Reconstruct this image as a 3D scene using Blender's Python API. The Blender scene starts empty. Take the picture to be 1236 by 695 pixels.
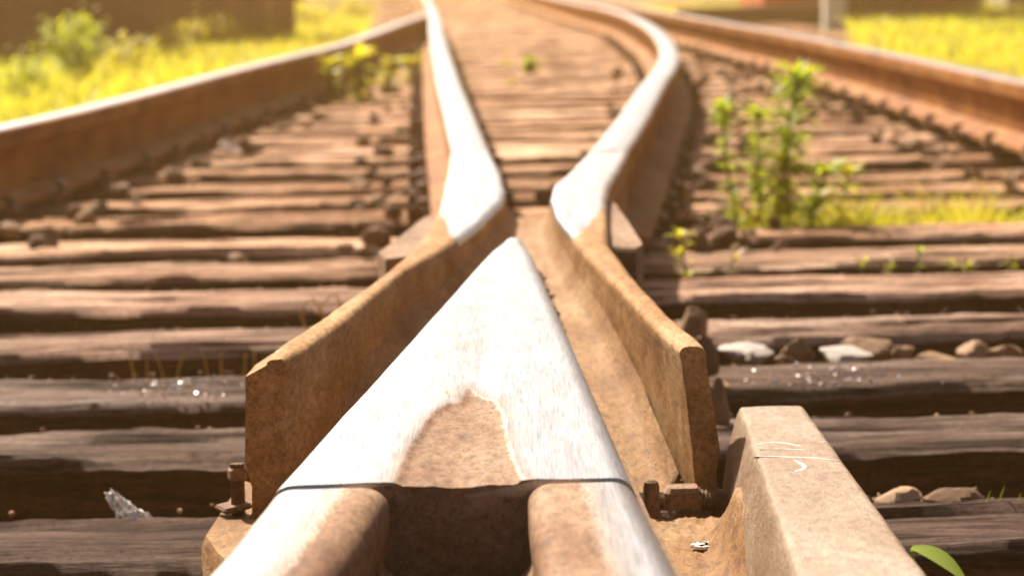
import bpy, math, random
import numpy as np
from mathutils import Vector, noise
C = bpy.context.scene.collection
SC = bpy.context.scene
R = random.Random(7)
# ------------------------------------------------------------------ camera
F_PX = 4000.0; W_PX = 1236.0; H_PX = 695.0; CAM_Z = 0.52; HOR = -45.0; ROLL = 0.022
PITCH = math.atan((H_PX/2 - HOR)/F_PX)
Fv = Vector((0, math.cos(PITCH), -math.sin(PITCH)))
R0 = Vector((1, 0, 0)); U0 = Vector((0, math.sin(PITCH), math.cos(PITCH)))
Rv = R0*math.cos(ROLL) - U0*math.sin(ROLL); Uv = R0*math.sin(ROLL) + U0*math.cos(ROLL)
cam_d = bpy.data.cameras.new('camera'); cam = bpy.data.objects.new('camera', cam_d); C.objects.link(cam)
from mathutils import Matrix
m = Matrix((Rv, Uv, -Fv)).transposed().to_4x4(); m.translation = Vector((0, 0, CAM_Z)); cam.matrix_world = m
cam_d.sensor_width = 36; cam_d.lens = 36*F_PX/W_PX; cam_d.clip_start = .05; cam_d.clip_end = 3000
cam_d.dof.use_dof = True; cam_d.dof.focus_distance = 2.5; cam_d.dof.aperture_fstop = 12.0
SC.camera = cam
# ------------------------------------------------------------------ sky, sun, exposure
SUN_EL = math.radians(43); SUN_AZ = math.radians(-24)      # azimuth from +Y, negative = left
w = bpy.data.worlds.new('World'); SC.world = w; w.use_nodes = True
nt = w.node_tree; bg = nt.nodes['Background']
sky = nt.nodes.new('ShaderNodeTexSky'); sky.sky_type = 'NISHITA'; sky.sun_disc = False
sky.sun_elevation = SUN_EL; sky.sun_rotation = SUN_AZ % (2*math.pi)
sky.air_density = .7; sky.dust_density = 5.0; sky.ozone_density = .3
nt.links.new(sky.outputs[0], bg.inputs[0]); bg.inputs[1].default_value = .05
sd_ = bpy.data.lights.new('sun', 'SUN'); sd_.energy = 5.0; sd_.angle = math.radians(.53); sd_.color = (1, .87, .70)
sun = bpy.data.objects.new('sun', sd_); C.objects.link(sun)
sdir = Vector((math.sin(SUN_AZ)*math.cos(SUN_EL), math.cos(SUN_AZ)*math.cos(SUN_EL), math.sin(SUN_EL)))
sun.rotation_euler = (-sdir).to_track_quat('-Z', 'Y').to_euler(); sun.location = (-3, 8, 9)
SC.view_settings.view_transform = 'Standard'; SC.view_settings.look = 'None'
SC.view_settings.gamma = 1; SC.view_settings.exposure = 1.08
SC.cycles.volume_bounces = 1
HAZE_D = .0045

def P(px, py, z=0.0):
    """point of the plane at height z that stands where the photo shows (px, py)"""
    v = Fv*F_PX + Rv*(px - W_PX/2) + Uv*(H_PX/2 - py)
    return Vector((0, 0, CAM_Z)) + v*((z - CAM_Z)/v.z)
def PX(p):
    q = Vector(p) - Vector((0, 0, CAM_Z)); k = F_PX/q.dot(Fv)
    return W_PX/2 + q.dot(Rv)*k, H_PX/2 - q.dot(Uv)*k
# ------------------------------------------------------------------ materials
def new_mat(name):
    mt = bpy.data.materials.new(name); mt.use_nodes = True
    t = mt.node_tree; return mt, t, t.nodes, t.links, t.nodes['Principled BSDF']
def N(t, kind, **k):
    n = t.nodes.new(kind)
    for a, b in k.items():
        if a.startswith('_'): n.inputs[a[1:].replace('_', ' ')].default_value = b
        else: setattr(n, a, b)
    return n
def coords(t, scale=(1, 1, 1), rnd=True):
    tc = N(t, 'ShaderNodeTexCoord'); mp = N(t, 'ShaderNodeMapping'); mp.inputs['Scale'].default_value = scale
    if rnd:
        oi = N(t, 'ShaderNodeObjectInfo'); mu = N(t, 'ShaderNodeMath', operation='MULTIPLY'); mu.inputs[1].default_value = 37
        t.links.new(oi.outputs['Random'], mu.inputs[0]); cb = N(t, 'ShaderNodeCombineXYZ')
        for i in range(3): t.links.new(mu.outputs[0], cb.inputs[i])
        t.links.new(cb.outputs[0], mp.inputs['Location'])
    t.links.new(tc.outputs['Object'], mp.inputs['Vector']); return mp.outputs[0]
def noise_n(t, vec, scale, detail=5, rough=.6):
    n = N(t, 'ShaderNodeTexNoise', _Scale=scale, _Detail=detail, _Roughness=rough); t.links.new(vec, n.inputs['Vector']); return n.outputs['Fac']
def ramp(t, fac, stops):
    r = N(t, 'ShaderNodeValToRGB'); e = r.color_ramp.elements
    while len(e) < len(stops): e.new(.5)
    for x, (p, c) in zip(e, stops): x.position = p; x.color = (*c, 1) if len(c) == 3 else c
    t.links.new(fac, r.inputs[0]); return r.outputs[0]
def bump(t, h, strength, dist, prev=None):
    b = N(t, 'ShaderNodeBump', _Strength=strength, _Distance=dist); t.links.new(h, b.inputs['Height'])
    if prev: t.links.new(prev, b.inputs['Normal'])
    return b.outputs[0]
def mixc(t, fac, a, b, mode='MIX'):
    n = N(t, 'ShaderNodeMix', data_type='RGBA', blend_type=mode)
    for s, v in ((0, fac), (6, a), (7, b)):
        if hasattr(v, 'links'): t.links.new(v, n.inputs[s])
        elif s == 0: n.inputs[0].default_value = v
        else: n.inputs[s].default_value = (*v, 1)
    return n.outputs[2]

RUST = {'amber': ((.25, .115, .035), (.36, .195, .075), (.44, .28, .14)), 'tan': ((.19, .095, .05), (.29, .17, .10), (.38, .255, .17)), 'orange': ((.20, .055, .009), (.33, .12, .021), (.42, .19, .045)),
        'pale': ((.36, .225, .13), (.47, .33, .225), (.56, .43, .32)), 'brown': ((.13, .05, .02), (.20, .09, .04), (.26, .13, .065))}
def rust_nodes(t, k=1.0, tone='tan', grain=1.0):
    v = coords(t, (1, .32, 1), rnd=False)
    a = noise_n(t, v, 11, 6, .65); b = noise_n(t, v, 150, 6, .75); c = noise_n(t, v, 480, 4, .8)
    c0, c1, c2 = [tuple(x*k for x in q) for q in RUST[tone]]
    base = ramp(t, a, [(.36, c0), (.5, c1), (.64, c2)])
    base = mixc(t, .75*grain, base, ramp(t, b, [(.36, (.38, .33, .3)), (.47, (.85, .83, .8)), (.56, (1.1, 1.08, 1.05)), (.66, (1.45, 1.4, 1.3))]), 'MULTIPLY')
    base = mixc(t, .8*grain, base, ramp(t, c, [(.34, (.3, .26, .24)), (.43, (.9, .88, .86)), (.58, (1.05, 1.05, 1.05)), (.68, (1.5, 1.45, 1.4))]), 'MULTIPLY')
    nrm = bump(t, b, .7, .0022); nrm = bump(t, c, .8, .0009, nrm)
    return v, base, nrm, b, c
def rust_mat(name, k=1.0, tone='tan', rough=.7, grain=1.0, spec=.15):
    mt, t, n, l, p = new_mat(name); v, base, nrm, b, c = rust_nodes(t, k, tone, grain)
    l.new(base, p.inputs['Base Color']); l.new(nrm, p.inputs['Normal']); p.inputs['Roughness'].default_value = rough
    p.inputs['Specular IOR Level'].default_value = spec
    return mt
def steel_mat(name, k=1.0, tone='tan', edge=.004, soft=1.0):
    """rust with a bright worn running surface where the attribute 'polish' (metres inside the worn band) is positive"""
    mt, t, n, l, p = new_mat(name); v, base, nrm, b, c = rust_nodes(t, k, tone)
    at = N(t, 'ShaderNodeAttribute', attribute_name='polish')
    big = noise_n(t, v, 28, 6, .65)
    def lin(x, mul, add):
        q = N(t, 'ShaderNodeMath', operation='MULTIPLY_ADD'); l.new(x, q.inputs[0]); q.inputs[1].default_value = mul; q.inputs[2].default_value = add; return q.outputs[0]
    def add(x, y):
        q = N(t, 'ShaderNodeMath', operation='ADD'); l.new(x, q.inputs[0]); l.new(y, q.inputs[1]); return q.outputs[0]
    s = add(at.outputs['Fac'], add(lin(big, edge*2, -edge), lin(c, .010*soft, -.005*soft)))
    mr = N(t, 'ShaderNodeMapRange', interpolation_type='SMOOTHSTEP'); mr.inputs['From Min'].default_value = -.0018*soft; mr.inputs['From Max'].default_value = .003*soft
    l.new(s, mr.inputs['Value']); mask = mr.outputs[0]
    fm = N(t, 'ShaderNodeMapRange', interpolation_type='SMOOTHSTEP'); fm.inputs['From Min'].default_value = .0; fm.inputs['From Max'].default_value = .016*soft**.4; l.new(s, fm.inputs['Value'])
    # scratches along the rail and faint smears on the bright part
    st = coords(t, (60, 1.2, 60), rnd=False); sc = noise_n(t, st, 14, 4, .7)
    sm = noise_n(t, v, 16, 4, .6); ft = noise_n(t, coords(t, (9, 60, 9), rnd=False), 6, 3, .6)
    bright = mixc(t, 1, ramp(t, sc, [(.37, (.21, .23, .27)), (.45, (.33, .355, .40)), (.55, (.385, .415, .465)), (.65, (.46, .49, .54))]),
                  ramp(t, sm, [(.32, (.84, .78, .72)), (.44, (1, 1, 1))]), 'MULTIPLY')
    bright = mixc(t, .22, bright, ramp(t, ft, [(.36, (.6, .5, .42)), (.43, (1, 1, 1))]), 'MULTIPLY')
    bright = mixc(t, 1, bright, mixc(t, fm.outputs[0], (.74, .62, .52), (1, 1, 1)), 'MULTIPLY')
    l.new(mixc(t, mask, base, bright), p.inputs['Base Color'])
    sp = N(t, 'ShaderNodeMapRange'); l.new(mask, sp.inputs['Value']); sp.inputs['To Min'].default_value = .12; sp.inputs['To Max'].default_value = .5; l.new(sp.outputs[0], p.inputs['Specular IOR Level'])
    mm = N(t, 'ShaderNodeMath', operation='MULTIPLY'); l.new(mask, mm.inputs[0]); mm.inputs[1].default_value = .92; l.new(mm.outputs[0], p.inputs['Metallic'])
    rr = N(t, 'ShaderNodeMapRange'); l.new(mask, rr.inputs['Value']); rr.inputs['To Min'].default_value = .72; rr.inputs['To Max'].default_value = .34
    l.new(rr.outputs[0], p.inputs['Roughness'])
    # relief: rough on the rust, nearly flat on the worn steel
    inv = N(t, 'ShaderNodeMapRange'); l.new(mask, inv.inputs['Value']); inv.inputs['To Min'].default_value = .6; inv.inputs['To Max'].default_value = .05
    bb = N(t, 'ShaderNodeBump', _Distance=.0011); l.new(inv.outputs[0], bb.inputs['Strength']); l.new(b, bb.inputs['Height'])
    bs = bump(t, sc, .12, .0005, bb.outputs[0])
    l.new(bump(t, mask, .35, .0007, bs) if False else bs, p.inputs['Normal'])
    return mt
def wood_mat(name, k, tint=(1, 1, 1), spec=.045):
    mt, t, n, l, p = new_mat(name)
    v = coords(t, (1, 7, 7)); v2 = coords(t, (1.3, 17, 17)); v4 = coords(t, (2, 34, 34)); v3 = coords(t)
    a = noise_n(t, v, 1.9, 7, .7); b = noise_n(t, v2, 2.4, 7, .75); c = noise_n(t, v3, 130, 5, .75); d = noise_n(t, v3, 3.2, 5); e = noise_n(t, v4, 2.5, 5, .7)
    col = ramp(t, a, [(.34, (.15*k, .09*k, .07*k)), (.45, (.25*k, .175*k, .145*k)), (.55, (.34*k, .26*k, .225*k)), (.66, (.46*k, .38*k, .345*k))])
    col = mixc(t, .9, col, ramp(t, b, [(.38, (.06, .045, .04)), (.43, (.5, .44, .4)), (.49, (1, .97, .95)), (.62, (1.4, 1.37, 1.35))]), 'MULTIPLY')
    col = mixc(t, .9, col, ramp(t, e, [(.40, (.22, .18, .16)), (.47, (.9, .87, .85)), (.60, (1.35, 1.32, 1.3))]), 'MULTIPLY')
    col = mixc(t, .6, col, ramp(t, d, [(.38, (.62, .48, .38)), (.55, (1.05, 1.02, 1))]), 'MULTIPLY')
    col = mixc(t, .7, col, ramp(t, c, [(.38, (.4, .36, .34)), (.47, (1, 1, 1)), (.62, (1.25, 1.25, 1.25))]), 'MULTIPLY')
    col = mixc(t, 1, col, tint, 'MULTIPLY')
    l.new(col, p.inputs['Base Color']); p.inputs['Roughness'].default_value = .75; p.inputs['Specular IOR Level'].default_value = spec
    nn = bump(t, b, 1, .008); nn = bump(t, e, .8, .003, nn); l.new(bump(t, c, .6, .002, nn), p.inputs['Normal'])
    return mt
M = {}
def plain(name, c1, c2, scale=20, rough=.7, bstr=.5, bdist=.003, rnd=True, spec=.4):
    mt, t, n, l, p = new_mat(name); v = coords(t, rnd=rnd); a = noise_n(t, v, scale, 6, .65)
    l.new(ramp(t, a, [(.3, c1), (.7, c2)]), p.inputs['Base Color']); p.inputs['Roughness'].default_value = rough
    p.inputs['Specular IOR Level'].default_value = spec*.5
    l.new(bump(t, a, bstr, bdist), p.inputs['Normal']); return mt
def leaf_mat(name, c1, c2, tr=.5, scale=3):
    mt, t, n, l, p = new_mat(name); v = coords(t); a = noise_n(t, v, scale, 3)
    g = N(t, 'ShaderNodeNewGeometry'); rnd = g.outputs['Random Per Island']
    mx = N(t, 'ShaderNodeMath', operation='ADD'); hf = N(t, 'ShaderNodeMath', operation='MULTIPLY'); hf.inputs[1].default_value = .45
    l.new(rnd, hf.inputs[0]); l.new(a, mx.inputs[0]); l.new(hf.outputs[0], mx.inputs[1])
    col = ramp(t, mx.outputs[0], [(.4, c1), (1.0, c2)])
    l.new(col, p.inputs['Base Color']); p.inputs['Roughness'].default_value = .5
    ts = N(t, 'ShaderNodeBsdfTranslucent'); l.new(mixc(t, 1, col, (1.5, 1.35, .5), 'MULTIPLY'), ts.inputs['Color'])
    ms = N(t, 'ShaderNodeMixShader'); ms.inputs[0].default_value = tr; l.new(p.outputs[0], ms.inputs[1]); l.new(ts.outputs[0], ms.inputs[2])
    l.new(ms.outputs[0], n['Material Output'].inputs['Surface']); return mt
M['steel'] = steel_mat('worn_rail_steel', .95, soft=3.0)
M['steel_orange'] = steel_mat('worn_orange_rail_steel', .9, 'orange')
M['wing'] = steel_mat('worn_wing_rail_steel', 1.0, 'amber')
M['nose'] = steel_mat('worn_nose_steel', .85, edge=.003)
M['rust'] = rust_mat('rusty_steel', .9)
M['rust_orange'] = rust_mat('orange_rust', .80, 'amber', .7)
M['rust_dark'] = rust_mat('dark_rust', .6, 'brown')
M['check'] = rust_mat('pale_rusty_steel', .70, 'pale', .42, .9, .3)
M['wood_k'] = {100: wood_mat('dark_brown_timber', .27, (1.05, .93, .9)), 101: wood_mat('split_grey_brown_timber', .42), 102: wood_mat('speckled_brown_timber', .46), 103: wood_mat('cracked_tan_timber', .92, (1.05, 1, .93)), 104: wood_mat('silvery_timber', 1.35, (1.05, .98, .88)), 105: wood_mat('tan_timber', 1.25, (1.08, .98, .82))}
M['wood'] = [wood_mat('weathered_timber', 1.6, (1.1, .95, .72)), wood_mat('grey_weathered_timber', 1.9, (1.08, .97, .78)), wood_mat('brown_weathered_timber', 1.4, (1.12, .93, .68))]
M['creosote_shade'] = wood_mat('shade_darkened_creosote_side', .22, (1.15, .62, .36), .0)  # creosoted sides, with the shade of the gaps painted into their dark colour
M['soil'] = plain('dark_ballast_soil', (.035, .022, .015), (.09, .06, .04), 18, .95, .8, .01, False, .1)
M['field'] = plain('grassy_ground', (.10, .09, .03), (.2, .17, .06), 4, .95, .5, .02, False, .1)
M['stone'] = plain('brown_stone', (.19, .10, .05), (.40, .26, .155), 14, .8, .6, .006)
M['stone_pale'] = plain('pale_stone', (.34, .30, .27), (.56, .51, .47), 12, .8, .4, .004)
M['stone_dark'] = plain('dark_stone', (.09, .045, .022), (.22, .125, .07), 14, .85, .6, .006)
M['leaf'] = leaf_mat('fresh_leaf', (.24, .34, .03), (.46, .54, .06), .65)
M['lime'] = leaf_mat('lime_leaf', (.34, .50, .05), (.45, .60, .08), .5)
M['leaf_yellow'] = leaf_mat('yellow_green_leaf', (.33, .36, .03), (.52, .50, .08), .6)
M['grass'] = leaf_mat('sunlit_grass', (.20, .30, .03), (.60, .56, .12), .6, 1.1)
M['dry'] = leaf_mat('dry_grass', (.3, .2, .08), (.5, .38, .18), .4)
M['stem'] = plain('plant_stem', (.12, .15, .03), (.22, .22, .05), 30)
M['bark'] = plain('tree_bark', (.10, .065, .045), (.22, .15, .1), 12, .9, .8, .02)
M['fence'] = plain('brown_fence_board', (.17, .085, .04), (.30, .17, .09), 5, .85, .5, .004)
M['brick'] = plain('red_brick_wall', (.34, .06, .025), (.46, .10, .045), 6, .9, .5, .01)
M['white'] = plain('white_painted_concrete', (.62, .60, .56), (.8, .78, .74), 9, .6, .2, .002)
M['kerb'] = plain('dark_timber_edging', (.04, .018, .01), (.08, .04, .022), 8, .9, .5, .01)
M['grey'] = plain('grey_render', (.28, .25, .23), (.4, .37, .35), 6, .9, .3, .005)
M['roof'] = plain('dark_roof', (.08, .06, .05), (.14, .1, .08), 6, .9)
M['glint'] = plain('broken_glass', (.8, .82, .85), (.9, .9, .9), 50, .08, .1, .001, True, 1.0); M['glint'].node_tree.nodes['Principled BSDF'].inputs['Metallic'].default_value = 1
M['chalk'] = plain('white_chalk', (.8, .8, .78), (.92, .92, .9), 200, .9, .3, .0005)
def glass_mat():
    mt, t, n, l, p = new_mat('crumpled_clear_film'); p.inputs['Base Color'].default_value = (.9, .9, .9, 1)
    p.inputs['Roughness'].default_value = .12; p.inputs['Transmission Weight'].default_value = .55; p.inputs['IOR'].default_value = 1.3
    return mt
M['film'] = glass_mat()
# ------------------------------------------------------------------ object helpers
def tag(o, label=None, cat=None, group=None, kind=None):
    for k, v in (('label', label), ('category', cat), ('group', group), ('kind', kind)):
        if v: o[k] = v
    return o
def mobj(name, V, Fc, mat, parent=None, origin=None, smooth=False, attr=None, sharp=None):
    V = np.asarray(V, dtype=np.float64).reshape(-1, 3)
    if parent is not None: org = np.array(parent['_o']) if '_o' in parent else np.zeros(3)
    elif origin is not None: org = np.array(origin, dtype=float)
    else: org = np.array([(V[:, 0].min()+V[:, 0].max())/2, (V[:, 1].min()+V[:, 1].max())/2, V[:, 2].min()])
    me = bpy.data.meshes.new(name); me.from_pydata((V-org).tolist(), [], [tuple(f) for f in Fc])
    if smooth: me.polygons.foreach_set('use_smooth', [True]*len(me.polygons))
    if smooth and sharp: me.set_sharp_from_angle(angle=sharp)
    if attr is not None:
        a = me.attributes.new('polish', 'FLOAT', 'POINT'); a.data.foreach_set('value', np.asarray(attr, dtype=np.float32))
    me.materials.append(mat); me.update()
    o = bpy.data.objects.new(name, me); C.objects.link(o)
    if parent is not None: o.parent = parent; o['_o'] = org.tolist()
    else: o.location = org; o['_o'] = org.tolist()
    return o
def empty(name, loc, label, cat, group=None):
    o = bpy.data.objects.new(name, None); C.objects.link(o); o.location = loc; o['_o'] = list(loc); o.empty_display_size = .05
    return tag(o, label, cat, group)
class MB:
    def __init__(s): s.v = []; s.f = []
    def add(s, V, Fc):
        n = len(s.v); s.v += [tuple(x) for x in V]; s.f += [tuple(i+n for i in f) for f in Fc]; return s
    def box(s, c, size, rz=0, bev=0, tilt=0, taper=1.0):
        hx, hy, hz = [x/2 for x in size]; V = []
        b = min(bev, hx*.9, hy*.9, hz*.9)
        if b <= 0:
            for z in (-hz, hz):
                k = taper if z > 0 else 1
                V += [(-hx*k, -hy*k, z), (hx*k, -hy*k, z), (hx*k, hy*k, z), (-hx*k, hy*k, z)]
            Fc = [(3, 2, 1, 0), (4, 5, 6, 7), (0, 1, 5, 4), (1, 2, 6, 5), (2, 3, 7, 6), (3, 0, 4, 7)]
        else:
            def ring(x, y, z, b): return [(-x+b, -y, z), (x-b, -y, z), (x, -y+b, z), (x, y-b, z), (x-b, y, z), (-x+b, y, z), (-x, y-b, z), (-x, -y+b, z)]
            V = ring(hx-b*.9, hy-b*.9, -hz, b*.6) + ring(hx, hy, -hz+b, b) + ring(hx*taper, hy*taper, hz-b, b) + ring(hx*taper-b*.9, hy*taper-b*.9, hz, b*.6)
            Fc = [tuple(range(7, -1, -1)), tuple(range(24, 32))]
            for r in range(3):
                for i in range(8): j = (i+1) % 8; Fc.append((r*8+i, r*8+j, r*8+8+j, r*8+8+i))
        ca, sa = math.cos(rz), math.sin(rz); ct, st = math.cos(tilt), math.sin(tilt)
        out = []
        for x, y, z in V:
            x, z = x*ct - z*st, x*st + z*ct
            out.append((c[0]+x*ca-y*sa, c[1]+x*sa+y*ca, c[2]+z))
        return s.add(out, Fc)
    def tube(s, pts, rad, n=8, cap=True):
        V = []; Fc = []; pts = [Vector(p) for p in pts]; m_ = len(pts)
        rad = rad if hasattr(rad, '__len__') else [rad]*m_
        for i, p in enumerate(pts):
            d = (pts[min(i+1, m_-1)] - pts[max(i-1, 0)]).normalized()
            u = d.cross(Vector((0, 0, 1)) if abs(d.z) < .9 else Vector((1, 0, 0))).normalized(); w_ = d.cross(u)
            for k in range(n):
                a = 2*math.pi*k/n; V.append(p + (u*math.cos(a)+w_*math.sin(a))*rad[i])
        for i in range(m_-1):
            for k in range(n): j = (k+1) % n; Fc.append((i*n+k, i*n+j, (i+1)*n+j, (i+1)*n+k))
        if cap: Fc += [tuple(range(n-1, -1, -1)), tuple((m_-1)*n+k for k in range(n))]
        return s.add(V, Fc)
    def obj(s, name, mat, parent=None, **k): return mobj(name, s.v, s.f, mat, parent, **k)
def catmull(pts, step):
    pts = [Vector(p) for p in pts]; P_ = [2*pts[0]-pts[1]] + pts + [2*pts[-1]-pts[-2]]; out = []
    for i in range(1, len(P_)-2):
        a, b, c, d = P_[i-1:i+3]; n = max(1, int((c-b).length/step))
        for k in range(n):
            t = k/n; out.append(.5*((2*b)+(c-a)*t+(2*a-5*b+4*c-d)*t*t+(3*b-a-3*c+d)*t**3))
    out.append(pts[-1]); return out
def fbm(x, y, z, o=4): return noise.fractal(Vector((x, y, z)), 1.0, 2.0, o)
TOP = .19
# ------------------------------------------------------------------ ground
def ground():
    # one sheet to the horizon: sunken between the sleepers, rising to the grass beside the track
    xs = sorted(set([-400, -80, -30, -14, -8, -6, -5, -4, -3.4, -3, -2.6, -2.3, -2, -1.8, -1.6, -1.4] + list(np.arange(-1.3, 1.91, .1)) + [2, 2.2, 2.5, 3, 3.6, 4.2, 5, 6, 8, 14, 30, 80, 400]))
    ys = [-400, -40, -10, -4] + list(np.arange(-2, 12, .1)) + list(np.arange(12, 50, .5)) + [60, 80, 120, 200, 440]
    V = []; Fc = []
    for y in ys:
        for x in xs:
            side = min(1, max(0, (abs(x-.1)-1.75)/.6)); base = -.115
            mid = 0
            if -.45 < x-0.0 < 1.0 and y > 7: mid = min(1, (y-7)/4)*.075
            z = base + mid + side*.10
            if abs(x) < 6 and -2 < y < 50: z += fbm(x*2.3, y*2.3, 0)*.016
            V.append((x, y, z))
    nx = len(xs)
    for j in range(len(ys)-1):
        for i in range(nx-1): a = j*nx+i; Fc.append((a, a+1, a+nx+1, a+nx))
    o = mobj('ground', V, Fc, M['soil'], origin=(0, 0, 0), smooth=True)
    o.data.materials.append(M['field'])
    for p in o.data.polygons:
        if abs(p.center.x-.1) > 2.0 or p.center.y > 55: p.material_index = 1
    tag(o, kind='structure')
ground()
# ------------------------------------------------------------------ sleepers
def sleeper_mesh(seed, length, width, nx, full):
    r = random.Random(seed); V = []; Fc = []
    ny = 12 if full else 5; hgt = .16
    prof = []
    for i in range(4): prof.append((-width/2, -hgt + i*hgt/4*.93))
    prof += [(-width/2+.004, -.012)]
    for i in range(ny+1): prof.append((-width/2+.018+(width-.036)*i/ny, 0))
    prof += [(width/2-.004, -.012)]
    for i in range(3, -1, -1): prof.append((width/2, -hgt + i*hgt/4*.93))
    np_ = len(prof)
    # long cracks
    cracks = [(r.uniform(-width*.4, width*.4), r.uniform(-length/2, length/2), r.uniform(.3, 1.0), r.uniform(.003, .008)) for _ in range(int(length*7))]
    for i in range(nx+1):
        x = -length/2 + length*i/nx
        we = 1 + .03*fbm(x*1.1, seed, 3, 3); bow = .004*fbm(x*.8, seed*3.1, 7, 3)
        eL = .004*fbm(x*9, seed, 0, 6) + .002*fbm(x*1.5, seed, 5) ; eR = .004*fbm(x*9, seed+9.5, 0, 6)+.002*fbm(x*1.5, seed, 8)
        for (y, z) in prof:
            yy = y*we
            side = abs(y) > width/2-.02
            if side: yy += (eL if y < 0 else eR)*1.3
            zz = z
            if z > -.02:
                zz += bow + .003*fbm(x*2.0, y*9+seed, 1) + .004*fbm(x*4, y*60+seed, 2)
                if side: zz -= abs(eL if y < 0 else eR)*1.2 + max(0, fbm(x*2.3, y+seed, 11)-.2)*.02
                for cy, cx, cl, cd in cracks:
                    cyy = cy + .006*math.sin(x*9+cx*5)
                    if abs(x-cx) < cl/2 and abs(y-cyy) < .011: zz -= cd*3.2*(1-abs(y-cyy)/.011)*(1-(2*abs(x-cx)/cl)**2)
            V.append((x, yy, zz))
    for i in range(nx):
        for k in range(np_-1): a = i*np_+k; Fc.append((a, a+1, a+1+np_, a+np_)[::-1])
    Fc.append(tuple(range(np_))); Fc.append(tuple(nx*np_+k for k in range(np_-1, -1, -1)))
    me = bpy.data.meshes.new('sleeper'); me.from_pydata(V, [], Fc)
    me.polygons.foreach_set('use_smooth', [True]*len(me.polygons)); me.set_sharp_from_angle(angle=math.radians(45)); me.update()
    me.materials.append(M['wood_k'].get(seed, M['wood'][r.randrange(3)])); me.materials.append(M['creosote_shade'])
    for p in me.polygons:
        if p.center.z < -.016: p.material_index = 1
    return me
far = [3.16, 3.745, 4.255, 4.80, 5.39, 5.89, 6.44, 7.03, 7.50]
wid = [.275, .235, .275, .27, .30, .30, .25, .27, .24]
while far[-1] < 47: far.append(far[-1] + R.uniform(.51, .56)); wid.append(R.uniform(.23, .26))
pre = [(-.15, .25), (.39, .25), (.93, .25), (1.47, .25), (2.01, .25), (2.56, .24)]
rows = [(a, b) for a, b in pre] + list(zip(far, wid))
# rails' centre lines (photo trace -> ground plan)
RIGHT_STOCK = [P(x, y, TOP) for x, y in ((1500, 146), (1236, 98), (1110, 72), (965, 43), (890, 30), (830, 19.5), (790, 12.5))]
LEFT_STOCK = [P(x, y, TOP) for x, y in ((-260, 208), (0, 153), (133, 122.5), (267, 88), (340, 70), (411, 53), (455, 38), (485, 27), (512, 18))]
LEFT_CLOSE = [P(x, y, TOP) for x, y in ((569, 183), (555, 140), (542, 100), (533, 67), (527, 40), (520, 8))]
RIGHT_CLOSE = [P(x, y, TOP) for x, y in ((735, 181), (763, 142), (788, 102), (804, 80), (808, 64), (801, 47), (785, 32), (755, 17), (722, 8), (690, 2))]
def extend(pts, dist, front=False, slope=None):
    a, b = (pts[1], pts[0]) if front else (pts[-2], pts[-1]); d = (b-a).normalized()
    if slope is not None: d = Vector((slope, 1 if not front else -1, 0)).normalized()
    q = b + d*dist; return [q]+pts if front else pts+[q]
RIGHT_STOCK = extend(extend(RIGHT_STOCK, 28, slope=-.035), 6, True, .01)
LEFT_STOCK = extend(LEFT_STOCK, .9, slope=.03); LEFT_STOCK = extend(LEFT_STOCK, 6, True, -.04)
LEFT_CLOSE = extend(LEFT_CLOSE, 24, slope=-.03)
RIGHT_CLOSE = extend(RIGHT_CLOSE, 24, slope=-.03)
def x_at(path, y):
    for a, b in zip(path, path[1:]):
        lo, hi = (a, b) if a.y < b.y else (b, a)
        if lo.y <= y <= hi.y: return lo.x + (hi.x-lo.x)*(y-lo.y)/max(1e-6, hi.y-lo.y)
    return None
variants = {}
ords = ['nearest', 'second', 'third', 'fourth', 'fifth', 'sixth', 'seventh', 'eighth', 'ninth', 'tenth', 'eleventh', 'twelfth', 'thirteenth', 'fourteenth', 'fifteenth', 'sixteenth', 'seventeenth', 'eighteenth', 'nineteenth', 'twentieth']
desc = ['dark brown, clear film scrap on it', 'grey and split, just past the film scrap', 'glittering, stone row behind its right half', 'pale and cracked, stone row in front', 'very pale, straw loops beside it', 'pale and ragged, seedlings behind its right half', 'brown, right end before the clump of grass', 'brown, at the foot of the tall weed', 'greyed, just behind the tall weed']
sleepers = []
def ordinal(n):
    if n <= 20: return ords[n-1]
    tens = {2: ('twenty', 'twentieth'), 3: ('thirty', 'thirtieth'), 4: ('forty', 'fortieth')}[n//10]
    return tens[1] if n % 10 == 0 else tens[0]+'-'+(ords[n % 10-1] if n % 10 > 1 else 'first')
for i, (yf, wd) in enumerate(rows):
    k = i - len(pre); full = 0 <= k < 12
    if full: me = sleeper_mesh(100+k, 4.2, wd, 420 if k < 6 else 220, True)
    else:
        key = i % 4
        if key not in variants: variants[key] = sleeper_mesh(300+key, 4.2, .25, 90, False)
        me = variants[key]
    o = bpy.data.objects.new('sleeper', me); C.objects.link(o)
    yc = yf - wd/2 - .0*R.random(); o.location = (R.uniform(-.06, .06)+.15, yc, R.uniform(-.004, .004) if k > 3 else 0)
    o.rotation_euler = (0, R.uniform(-.002, .002), R.uniform(-.006, .006) if k > 2 else 0)
    o['_o'] = list(o.location)
    if k < 0: lab = 'old timber sleeper at the photographer\'s feet, before the nearest one in view'
    elif k < len(desc): lab = ords[k]+' timber sleeper from the camera, '+desc[k]
    elif k < 20: lab = ords[k]+' timber sleeper from the camera, weathered brown wood under the rails'
    elif k < 45: lab = ordinal(k+1)+' timber sleeper from the camera, blurred in the far run'
    else: lab = 'one of the blurred pale timber sleepers at the far top of the track'
    tag(o, lab, 'railway sleeper', 'timber sleepers under the tracks'); sleepers.append((o, yc, wd, k))
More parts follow.
